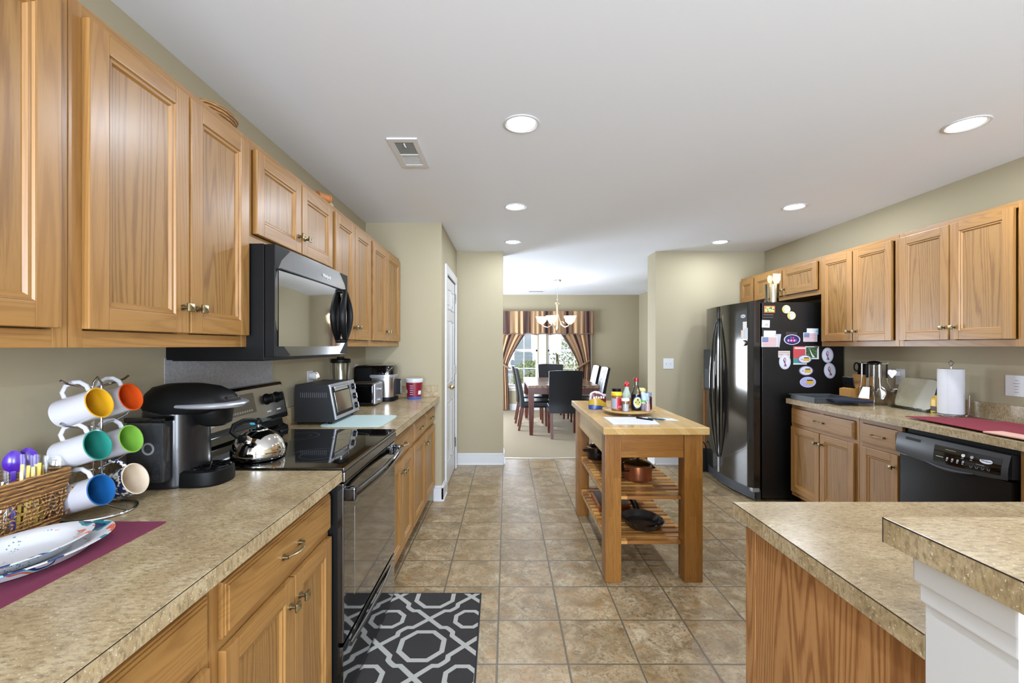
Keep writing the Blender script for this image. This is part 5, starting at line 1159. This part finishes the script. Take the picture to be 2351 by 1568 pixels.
KX, KY = 2.835, 3.60
kb = thing('knife_block', 'light wood knife block against the wall beside the refrigerator', 'knife block', (KX, KY, CT), R(-90))
mtx = Matrix(((0, 0, 1, 0), (1, 0, 0, 0), (0, 1, 0, 0), (0, 0, 0, 1)))   # profile (y, z) extruded along x
MB().prism([(-.095, 0), (.09, 0), (.09, .195), (.02, .215), (-.040, .110), (-.095, .098)], -.058, .058, 0, mtx).build('block', simple('beech_block', '#bd8b4c', .45), kb)
def kpos(lx, ly, z): return (KX + ly, KY - lx, z)
for k in range(6):
    o = MB().tube([(0, .026, -.04), (0, .004, .0), (0, -.008, .045), (0, -.012, .085)], [.004, .008, .009, .010], 0, 8, flat=.7).cyl((-.004, -.010, .087), (.004, -.010, .087), .005, 1, 8).build('steak_knife', ['black', 'chrome']); o.location = kpos(-.047 + k * .019, -.060, CT + .105); o.rotation_euler = (0, 0, R(-90)); tag(o, 'black-handled steak knife in the low row of the knife block', 'knife', 'steak knives in the block')
for k in range(2):
    o = MB().box(-.010, .010, -.012, .012, -.05, .10, 0, .006).build('chef_knife', 'black'); o.location = kpos(.035 - k * .030, .045, CT + .212); o.rotation_euler = (0, R(-8), R(-90)); tag(o, ('black knife handle at the camera-side corner of the high row' if k == 0 else 'black knife handle between its neighbour and the scissors'), 'knife', 'large knives in the block')
sc_ = thing('kitchen_scissors', 'black kitchen scissors in the high slot of the knife block', 'scissors', kpos(-.030, .045, CT + .212), 0)
for s in (-1, 1): MB().tube([(s * .022 + .020 * math.cos(2 * math.pi * k / 20), -.002, .062 + .034 * math.sin(2 * math.pi * k / 20)) for k in range(20)], .005, 0, 8, closed=True).build('finger_loop', 'black', sc_)
MB().box(-.012, .012, -.006, .002, -.045, .035, 0, .003).build('shank', 'black', sc_)

uc = thing('utensil_carousel', 'chrome wire stand hung with steel kitchen tools', 'utensil stand', (2.80, 3.385, CT))
MB().lathe([(.0001, .0), (.075, 0), (.078, .004), (.03, .010), (.008, .016), (.0001, .016)], m=0, seg=36, cap=False).build('base', 'chrome', uc)
MB().cyl((0, 0, .01), (0, 0, .325), .006, 0, 12).build('post', 'chrome', uc)
MB().lathe([(.008, .300), (.046, .306), (.046, .316), (.03, .328), (.0001, .333)], m=0, seg=28).build('hub', 'black', uc)
ring_ = MB(); ring_.tube([(.055 * math.cos(2 * math.pi * k / 24), .055 * math.sin(2 * math.pi * k / 24), .105) for k in range(24)], .002, 0, 6, closed=True); ring_.tube([(-.055, 0, .105), (0, 0, .105), (.055, 0, .105)], .002, 0, 6); ring_.build('steady_ring', 'chrome', uc)
for k in range(6):
    a = 2 * math.pi * k / 6 + .3; MB().tube([(.044 * math.cos(a), .044 * math.sin(a), .312), (.072 * math.cos(a), .072 * math.sin(a), .310), (.084 * math.cos(a), .084 * math.sin(a), .320)], .003, 0, 6).build('hook', 'chrome', uc)
def utensil(k, label, kind):
    a = 2 * math.pi * k / 6 + .3; rr_ = .074
    t = thing('kitchen_tool', label, 'kitchen tool', (2.80 + rr_ * math.cos(a), 3.385 + rr_ * math.sin(a), CT + .315), a + R(90), 'steel tools on the wire stand')
    MB().box(-.008, .008, -.005, .005, -.11, -.006, 0, .004).build('grip', 'black' if k in (3, 5) else 'steel', t)
    MB().tube([(0, 0, -.105), (0, -.002, -.14), (0, -.006 - (.015 if kind == 'ladle' else 0), -.185)], .0032, 0, 8).build('shaft', 'steel', t)
    h_ = MB()
    if kind == 'ladle': h_.lathe([(.034, 0), (.032, -.012), (.022, -.026), (.0001, -.031), (.0001, -.029), (.021, -.024), (.031, -.011), (.033, 0)], (0, -.045, -.19), 0, 24, cap=False)
    elif kind == 'turner': h_.grid(lambda u, v_: ((u - .5) * (.05 + .03 * v_), -.006 - .03 * v_, -.18 - .085 * v_), 6, 6, 0, thick=.0016)
    elif kind == 'spoon': h_.grid(lambda u, v_: ((u - .5) * .058 * math.sin(math.pi * (v_ * .94 + .03)) ** .6, -.006 - .02 * v_ + .01 * math.sin(math.pi * u), -.18 - .085 * v_), 8, 8, 0, thick=.0016)
    else:
        h_.box(-.022, .022, -.010, -.006, -.21, -.18, 0, .002)
        for q in (-.018, -.006, .006, .018): h_.box(q - .003, q + .003, -.011, -.007, -.262, -.205, 0, .001)
    h_.build('head', 'steel', t, smooth=60)
for k, (kind, lab) in enumerate((('spoon', 'steel serving spoon hanging toward the wall side of the wire stand'), ('turner', 'steel turner hanging behind the post of the wire stand'), ('fork', 'steel serving fork hanging on the refrigerator side of the wire stand'), ('turner', 'black-handled steel turner hanging at the left of the wire stand'), ('spoon', 'steel slotted spoon hanging at the front of the wire stand'), ('ladle', 'black-handled steel ladle hanging on the camera side of the wire stand'))):
    utensil(k, lab, kind)

cb = thing('glass_cutting_board', 'dark-edged glass cutting board leaning in a clear stand', 'cutting board', (2.87, 3.105, CT))
Mb = Matrix.Rotation(R(0), 4, 'Z')
lean = frame((-.035, 0, .012), (0, -1, 0), (.26, 0, 1))
bd = MB().prism(se(.142, .105, 44, 8, 0, .105), 0, .006, 0, lean, 1); bd.build('board', [simple('frosted_glass_board', '#9e987f', .15, coat=.5), C('#22261f', .2)], cb, smooth=30)
st_ = MB().box(-.075, -.02, -.15, .15, 0, .012, 0, .002).box(-.078, -.070, -.15, .15, 0, .022, 0, .002); st_.build('clear_stand', 'glass', cb)
yc = thing('drink_canister', 'yellow canister with black cap half behind the paper towels', 'canister', (2.845, 2.916, CT))
loft(MB(), [sec(.042, .030, 0, 0, 0, 4), sec(.044, .032, .01, 0, 0, 4), sec(.044, .032, .09, 0, 0, 4), sec(.034, .026, .105, 0, 0, 4)]).build('canister_body', C('#c9a01c', .35), yc)
MB().lathe([(.028, .103), (.028, .120), (.0001, .121)], m=0, seg=24).build('lid', C('#d4a91f', .4), yc)
MB().box(-.0445, -.0435, -.02, .02, .02, .05, 0).build('label', C('#3a3320'), yc)
MB().sphere((0, 0, .135), .018, 0, 16, 10).build('cap', 'black', yc)
pt = thing('paper_towel_holder', 'chrome wire paper towel stand on the right-hand counter', 'paper towel holder', (2.80, 2.80, CT))
mb = MB(); mb.tube([(.082 * math.cos(2 * math.pi * k / 36), .082 * math.sin(2 * math.pi * k / 36), .016) for k in range(36)], .003, 0, 8, closed=True); mb.tube([(.05 * math.cos(2 * math.pi * k / 30), .05 * math.sin(2 * math.pi * k / 30), .004) for k in range(30)], .003, 0, 8, closed=True)
for k in range(4): a = math.pi / 4 + math.pi * k / 2; mb.tube([(0, 0, .016), (.05 * math.cos(a), .05 * math.sin(a), .012), (.082 * math.cos(a), .082 * math.sin(a), .016)], .0025, 0, 6); mb.cyl((.05 * math.cos(a), .05 * math.sin(a), .002), (.05 * math.cos(a), .05 * math.sin(a), .014), .0025, 0, 6)
mb.build('base_ring', 'chrome', pt)
MB().tube([(0, 0, .012), (0, 0, .315), (0, -.018, .338), (0, 0, .352), (0, .018, .338), (0, .004, .315)], .003, 0, 8).build('post', 'chrome', pt)
MB().tube([(.02, -.082, .016), (.02, -.092, .03), (.02, -.092, .135), (.02, -.092, .145)], [.0035, .0035, .0035, .005], 0, 8).build('side_arm', 'chrome', pt)
MB().lathe([(.019, .020), (.062, .020), (.063, .022), (.063, .298), (.062, .300), (.019, .300), (.019, .020)], m=0, seg=48, cap=False).tube([(.063 * math.cos(-2.6) , .063 * math.sin(-2.6), .02), (.063 * math.cos(-2.6), .063 * math.sin(-2.6), .30)], .0012, 0, 6).build('paper_roll', simple('paper_towel', '#c6c7ca', .95, var=.02, bump=.3)).location = (2.80, 2.80, CT + .0005)
tag(bpy.data.objects['paper_roll'], 'white paper towel roll on the chrome stand', 'paper towel')
cl = MB()
def mtf(u, v_): return ((u - .5) * .36 * (1 + .1 * v_), (v_ - .5) * .70, .004 + .003 * math.sin(3 * u + 2 * v_) + (.05 * max(0, u - .82) * (1 if .15 < v_ < .8 else 0)))
cl.grid(mtf, 20, 20, 0, thick=-.0035); o = cl.build('drying_mat', 'maroon2', None, smooth=60); o.location = (2.62, 2.37, CT + .0045); o.rotation_euler = (0, 0, R(-5)); tag(o, 'dark red cloth mat spread on the counter above the dishwasher', 'mat')
o = MB().box(-.05, .05, -.12, .12, 0, .008, 0, .003).build('oven_mitt', C('#c79c8c', .9)); o.location = (2.45, 2.12, CT + .009); tag(o, 'pink folded pad on the corner of the dark red mat', 'pad')

# ------------------------------------------------------------------ rug
def rugmat():
    t = NT('trellis_rug'); g = t.n('ShaderNodeTexCoord').outputs['Object']; sx = t.n('ShaderNodeSeparateXYZ', {0: g})
    P = .39
    def cell(ox, oy):
        def wrap(v_, o_):
            k = t.math('DIVIDE', t.math('ADD', v_, o_ + P * 20.5), P); return t.math('MULTIPLY', t.math('SUBTRACT', t.math('FRACT', k), .5), P)
        ax = t.math('ABSOLUTE', wrap(sx.outputs[0], ox)); ay = t.math('ABSOLUTE', wrap(sx.outputs[1], oy)); return ax, ay
    ax, ay = cell(0, 0)          # big cells centred on the object origin
    dia = t.math('MULTIPLY', t.math('SUBTRACT', t.math('ADD', ax, ay), .195), .7071)
    cir = t.math('SUBTRACT', t.math('SQRT', t.math('ADD', t.math('MULTIPLY', ax, ax), t.math('MULTIPLY', ay, ay))), .158)
    sq = t.math('SUBTRACT', t.math('MAXIMUM', ax, ay), .121)
    u = t.math('MINIMUM', dia, t.math('MAXIMUM', cir, t.math('SUBTRACT', t.math('MAXIMUM', ax, ay), .128)))
    lat = t.math('LESS_THAN', t.math('ABSOLUTE', u), .0115)
    def octa(ax, ay, r, w):
        o_ = t.math('MAXIMUM', t.math('MAXIMUM', ax, ay), t.math('MULTIPLY', t.math('ADD', ax, ay), .7071)); return t.math('LESS_THAN', t.math('ABSOLUTE', t.math('SUBTRACT', o_, r)), w)
    o1 = octa(ax, ay, .095, .0115); bx_, by_ = cell(P / 2, P / 2); o2 = octa(bx_, by_, .064, .0105)
    f = t.math('MAXIMUM', lat, t.math('MAXIMUM', o1, o2))
    n = t.noise(g, 420, 2, .6)
    c = t.mix(f, t.mix(n, lin('#191716'), lin('#363230')), t.mix(n, lin('#8b8a85'), lin('#b3b1aa')))
    t.p(color=c, rough=1.0, normal=t.bump(n, .5, .002)); return t.m
rg_ = thing('rug', 'charcoal kitchen rug with pale trellis pattern in front of the range', 'rug', (-.3825, 2.0075, .0005))
MB().prism([(-.235, -.70), (.262, -.70), (.240, .42), (-.235, .42)], 0, .006, 0).build('pile', rugmat(), rg_)
MB().tube([(-.235, -.70, .004), (.264, -.70, .004), (.242, .422, .004), (-.235, .422, .004)], .005, 0, 6, closed=True).build('binding', C('#24262c', .9), rg_)

# ------------------------------------------------------------------ by the back wall, beside the refrigerator
fs = thing('step_stool', 'folded light wood stool leaning by the wall behind the refrigerator', 'stool', (2.215, 4.96, 0))
mb = MB().box(-.012, .018, -.02, .02, .02, .99, 0, .004); mb.build('leg', simple('pine_wood', '#b98352', .5), fs)
MB().box(.12, .15, -.02, .02, .0, .99, 0, .004).build('leg', simple('pine_wood2', '#b98352', .5), fs)
MB().box(-.02, .17, -.035, .035, .88, 1.04, 0, .005).build('seat', simple('grey_pine', '#9a8c76', .6), fs)
MB().box(-.012, .15, -.02, .02, .0, .03, 0, .004).build('stretcher', simple('pine_wood3', '#b98352', .5), fs)
hbg = thing('tote_bag', 'black bag standing on the floor beside the refrigerator', 'bag', (2.13, 4.86, 0))
loft(MB(), [sec(.105, .06, .0, 0, 0, 4), sec(.11, .065, .01, 0, 0, 4), sec(.105, .055, .20, 0, 0, 4), sec(.10, .03, .235, 0, 0, 3)]).build('bag_body', 'blackm', hbg)
MB().tube([(-.05, 0, .22), (-.05, .0, .27), (-.03, .0, .31), (.0, .0, .32), (.03, .0, .30), (.05, .0, .26), (.05, 0, .22)], .006, 0, 8).build('handle', 'blackm', hbg)

# ------------------------------------------------------------------ dining room
def marble():
    t = NT('brown_marble'); n = t.noise(t.obj(), 7, 6, .6, 1.5)
    t.p(color=t.ramp(n, [(.3, '#4f382c'), (.48, '#8a6c58'), (.56, '#a98d78'), (.7, '#5b4436')]), rough=.18, coat=.3); return t.m
TX0, TX1, TY0, TY1 = .325, 1.405, 6.70, 8.42
dt = thing('dining_table', 'cherry dining table with brown marble-look top', 'dining table', ((TX0 + TX1) / 2, (TY0 + TY1) / 2, .004))
hx, hy = (TX1 - TX0) / 2, (TY1 - TY0) / 2
MB().box(-hx, hx, -hy, hy, .715, .760, 0, .006).build('tabletop', marble(), dt)
ap = MB()
for (a, b, c, d) in ((-hx + .04, hx - .04, -hy + .04, -hy + .065), (-hx + .04, hx - .04, hy - .065, hy - .04), (-hx + .04, -hx + .065, -hy + .04, hy - .04), (hx - .065, hx - .04, -hy + .04, hy - .04)): ap.box(a, b, c, d, .62, .714, 0, .002)
ap.build('apron', 'cherry', dt)
for sx_ in (-1, 1):
    for sy_ in (-1, 1):
        cx, cy = sx_ * (hx - .05), sy_ * (hy - .05); mb = MB()
        secs = [[(cx + a * r_, cy + b * r_, z) for a, b in ((-1, -1), (1, -1), (1, 1), (-1, 1))] for r_, z in ((.026, 0), (.040, .35), (.044, .62), (.044, .714))]
        loft(mb, secs); mb.build('leg', 'cherry', dt)
def chair(label, x, y, rz, tufted=False, proto=[None]):
    # local: sits facing +y, back at -y
    t = thing('dining_chair', label, 'dining chair', (x, y, .004), R(rz), 'black leather dining chairs')
    def bf(u, v_, s):
        w = .235 + .010 * v_; lean_ = -.20 - .12 * max(0, v_ - .18) ** 1.25 - .02 * math.sin(math.pi * u) ; th = .028 - .008 * v_
        return ((u - .5) * 2 * w, lean_ + s * th + (.0 if s < 0 else 0), .37 + .63 * v_ - .012 * (2 * u - 1) ** 4 * v_)
    mb = MB(); n, m_ = 12, 16
    fr_ = [bf(i / n, j / m_, -1) for j in range(m_ + 1) for i in range(n + 1)]; bk_ = [bf(i / n, j / m_, 1) for j in range(m_ + 1) for i in range(n + 1)]
    N_ = len(fr_); fs = []
    for j in range(m_):
        for i in range(n):
            q = (j * (n + 1) + i, j * (n + 1) + i + 1, (j + 1) * (n + 1) + i + 1, (j + 1) * (n + 1) + i); fs.append(q); fs.append(tuple(N_ + k for k in q[::-1]))
    for j in range(m_):
        for i in (0, n): a = j * (n + 1) + i; c = (j + 1) * (n + 1) + i; fs.append((a, c, N_ + c, N_ + a))
    for i in range(n):
        for j in (0, m_): a = j * (n + 1) + i; fs.append((a, a + 1, N_ + a + 1, N_ + a))
    mb.add(fr_ + bk_, fs, 0); back = mb.build('backrest', 'leather', t, smooth=50)
    sm_ = MB(); sm_.tube([Vector(bf(.5, .22 + .74 * k / 12, 1)) + Vector((0, .0004, 0)) for k in range(13)], .003, 0, 6); sm_.build('seam', 'blackm', back)
    for r_ in (.42, .66, .86):
        for u in (.27, .73):
            p = Vector(bf(u, r_, 1)); MB().sphere((p.x, p.y, p.z), .010, 0, 10, 6, (1, .5, 1)).build('button', 'blackm', back)
    MB().box(-.235, .235, -.20, .24, .37, .47, 0, .03, 4).build('seat', 'leather', t)
    for sx_ in (-1, 1):
        loft(MB(), [[(sx_ * .20 + a * .017, -.262 + b * .017, 0) for a, b in ((-1, -1), (1, -1), (1, 1), (-1, 1))], [(sx_ * .20 + a * .022, -.195 + b * .020, .37) for a, b in ((-1, -1), (1, -1), (1, 1), (-1, 1))]]).build('leg', 'cherry', t)
        loft(MB(), [[(sx_ * .20 + a * .016, .21 + b * .016, 0) for a, b in ((-1, -1), (1, -1), (1, 1), (-1, 1))], [(sx_ * .20 + a * .022, .205 + b * .022, .372) for a, b in ((-1, -1), (1, -1), (1, 1), (-1, 1))]]).build('leg', 'cherry', t)
    return t
protoc = chair('black leather dining chair with its back to the kitchen, at the near table end', .86, 6.72, 0)
def chair_copy(label, x, y, rz):
    c = copy_tree(protoc); c.location = (x, y, .004); c.rotation_euler = (0, 0, R(rz)); c['label'] = label
chair_copy('black leather dining chair at the far table end by the window', .865, 8.46, 180)
chair_copy('black leather dining chair nearest the pantry wall, seen side-on', .46, 7.30, -90)
chair_copy('second black leather dining chair on the pantry side, nearer the window', .42, 7.98, -90)
chair_copy('black leather dining chair whose tufted front catches the window light', 1.38, 7.48, 90)
chair_copy('black leather dining chair behind the lit tufted one, nearer the curtain', 1.36, 8.10, 90)

cu = [C('#b99772', .9), C('#8a6c52', .9), C('#3a2b2a', .9), C('#6d4f40', .9)]
stripe = lambda u: [0, 0, 1, 0, 3, 2, 3, 1][int(u * 40) % 8]
vl = thing('window_valance', 'striped brown and tan valance across the dining windows', 'valance', (.765, YD - .10, 1.60))
VW = 1.06
def vf(u, v_): return ((u - .5) * 2 * VW, .018 * math.sin(u * 2 * math.pi * 19) * (.4 + .6 * (1 - v_)) - .02 * math.sin(math.pi * u), .03 * abs(math.sin(u * math.pi * 7)) * (1 - v_) + v_ * .485)
MB().grid(vf, 320, 10, lambda u, v_: stripe(u), thick=.004).build('fabric', cu, vl, smooth=60)
MB().box(-VW, VW, .03, .075, .455, .48, 0, .004).box(-VW, -VW + .02, .03, .10, .44, .48, 0).box(VW - .02, VW, .03, .10, .44, .48, 0).build('rod', 'oak_dark', vl)
sheer = MB().tube([(-VW + 2 * VW * k / 120, -.02 * math.sin(math.pi * k / 120) - .004, .03 * abs(math.sin(k / 120 * math.pi * 7)) - .012) for k in range(121)], .010, 0, 6).build('fringe', C('#7a6353', .9), vl)
def curtain(label, side_):
    t = thing('curtain_panel', label, 'curtain', (.765, YD - .06, 0), 0, 'striped curtain panels')
    def cf(u, v_):   # v 0 top .. 1 bottom, u 0 outer .. 1 inner
        z = 1.66 - 1.64 * v_; zt = .93
        if z > zt: k = (z - zt) / (1.66 - zt); inner = .74 - (.74 - .34) * k ** 1.3; outer = 1.00
        else: k = (zt - z) / zt; inner = .74 - .03 * k; outer = 1.00 - .02 * k
        x = outer + (inner - outer) * u
        return (side_ * x, -.01 + .018 * math.sin(u * 2 * math.pi * 6 + .4), z)
    MB().grid(cf, 72, 40, lambda u, v_: stripe(u * .45 + .1), thick=.004).build('drape', cu, t, smooth=60)
    MB().tube([(side_ * .70, -.045, .88), (side_ * .80, -.055, .95), (side_ * .90, -.05, 1.01), (side_ * .99, -.0, 1.05)], [.020, .022, .020, .014], 0, 8, flat=1.0).build('tieback', C('#8c6f56', .9), t)
curtain('striped curtain tied back at the window side nearer the pantry', -1)
curtain('striped curtain tied back beside the bare dining room wall', 1)

chn = thing('chandelier', 'five-arm brushed chandelier with frosted bowl shades over the dining table', 'chandelier', (.835, 7.3, CZ))
MB().lathe([(.065, 0), (.062, -.018), (.03, -.03), (.0001, -.032)], m=0, seg=28).build('canopy', 'steel', chn)
MB().cyl((0, 0, -.03), (0, 0, -.27), .006, 0, 10).build('rod', 'steel', chn)
ck = MB()
for k in range(3):
    z = -.285 - k * .030; ck.tube([((.010 * math.cos(2 * math.pi * j / 12)) * (k % 2), (.010 * math.cos(2 * math.pi * j / 12)) * (1 - k % 2), z + .017 * math.sin(2 * math.pi * j / 12)) for j in range(12)], .002, 0, 6, closed=True)
ck.build('chain', 'steel', chn)
champ = simple('champagne_metal', (.62, .50, .36, 1), .35, .8)
MB().lathe([(.012, -.365), (.036, -.37), (.038, -.385), (.020, -.40), (.018, -.44), (.022, -.62), (.016, -.74), (.026, -.79), (.018, -.82), (.0001, -.835)], m=0, seg=24).build('column', champ, chn)
for k in range(5):
    a = 2 * math.pi * k / 5 + .5; ca, sa = math.cos(a), math.sin(a)
    arm = MB().tube([(r_ * ca, r_ * sa, z) for r_, z in ((.016, -.56), (.05, -.66), (.10, -.745), (.16, -.775), (.22, -.755), (.255, -.715))], .008, 0, 8)
    arm.tube([((.10 + .035 * math.cos(q)) * ca, (.10 + .035 * math.cos(q)) * sa, -.715 + .03 * math.sin(q)) for q in [2 * math.pi * j / 10 for j in range(8)]], .005, 0, 6)
    ao = arm.build('arm', champ, chn)
    MB().lathe([(.022, -.722), (.045, -.705), (.075, -.67), (.088, -.625), (.104, -.600), (.100, -.600), (.084, -.625), (.071, -.668), (.0001, -.70)], (.255 * ca, .255 * sa, 0), 0, 28, cap=False).build('glass_shade', 'shade', chn, smooth=60)
    light('bulb', 'POINT', (.835 + .255 * ca, 7.3 + .255 * sa, CZ - .60), (0, 0, 0), .45, (.95, .9, .85), shadow_soft_size=.03)

# ------------------------------------------------------------------ outside, seen through the dining windows
def ground():
    t = NT('lawn_and_drive'); n = t.noise(t.obj(), 3, 6)
    t.p(color=t.ramp(n, [(.35, '#7f8c63'), (.6, '#a9a68a')]), rough=1.0); return t.m
g = MB().box(-14, 16, YD + .13, 40, -.35, -.25, 0).build('ground_outside', ground(), None, kind='structure')
dwv = MB().box(-14, 16, 14.6, 19, -.25, -.235, 0).build('driveway', C('#c9c8c4', .9)); tag(dwv, 'pale concrete driveway outside the dining windows', 'driveway')
hs_ = thing('neighbour_house', 'pale blue-grey sided house across the driveway', 'house', (-2.0, 24, -.25))
wm = MB().box(-7, 3.4, 0, 6, 0, 2.9, 0); 
for k in range(14): wm.box(-7.01, 3.41, -.02, 0, .2 * k, .2 * k + .012, 0)
wm.build('siding', C('#b9c6d2', .7), hs_)
MB().prism([(-7.6, 2.9), (4.0, 2.9), (3.0, 4.8), (-6.6, 4.8)], -.4, 6.4, 0, Matrix(((1, 0, 0, 0), (0, 0, 1, 0), (0, 1, 0, 0), (0, 0, 0, 1)))).build('roof', C('#6c655f', .9), hs_)
MB().box(-3.6, -1.2, -.04, .0, 0, 2.2, 0, .01).build('garage_door', C('#d4d8dc', .6), hs_)
def shrub(label, x, y, s, seed, name='shrub'):
    t = thing(name, label, 'shrub', (x, y, -.25), 0, 'shrubs outside the windows'); rnd = random.Random(seed)
    MB().tube([(0, 0, 0), (.03, .02, s * .4), (.0, .03, s * .8)], [.05 * s, .04 * s, .02 * s], 0, 8).build('stem', C('#5f4a35', .9), t)
    lf_ = MB()
    for k in range(900):
        a = rnd.uniform(0, 6.28); ph = math.acos(rnd.uniform(-1, 1)); r_ = s * .42 * rnd.uniform(.5, 1) ** .4
        p = Vector((r_ * math.sin(ph) * math.cos(a), r_ * math.sin(ph) * math.sin(a), s * .62 + r_ * math.cos(ph) * 1.1)); d = Vector((rnd.gauss(0, 1), rnd.gauss(0, 1), rnd.gauss(0, 1))).normalized() * .055; e_ = Vector((rnd.gauss(0, 1), rnd.gauss(0, 1), rnd.gauss(0, 1))).cross(d).normalized() * .022
        lf_.add([p - d, p + e_, p + d, p - e_], [(0, 1, 2, 3)], k % 2)
    lf_.build('foliage', [C('#6d8246', .8), C('#97a061', .8)], t, smooth=0)
shrub('leafy shrub outside the window nearer the pantry', .62, 11.9, 1.15, 1)
shrub('round shrub outside the window nearer the bare wall', 1.55, 13.6, 1.7, 2)
shrub('large tree crown seen high through the curtain-side window', 3.6, 20.6, 5.0, 3, 'tree')
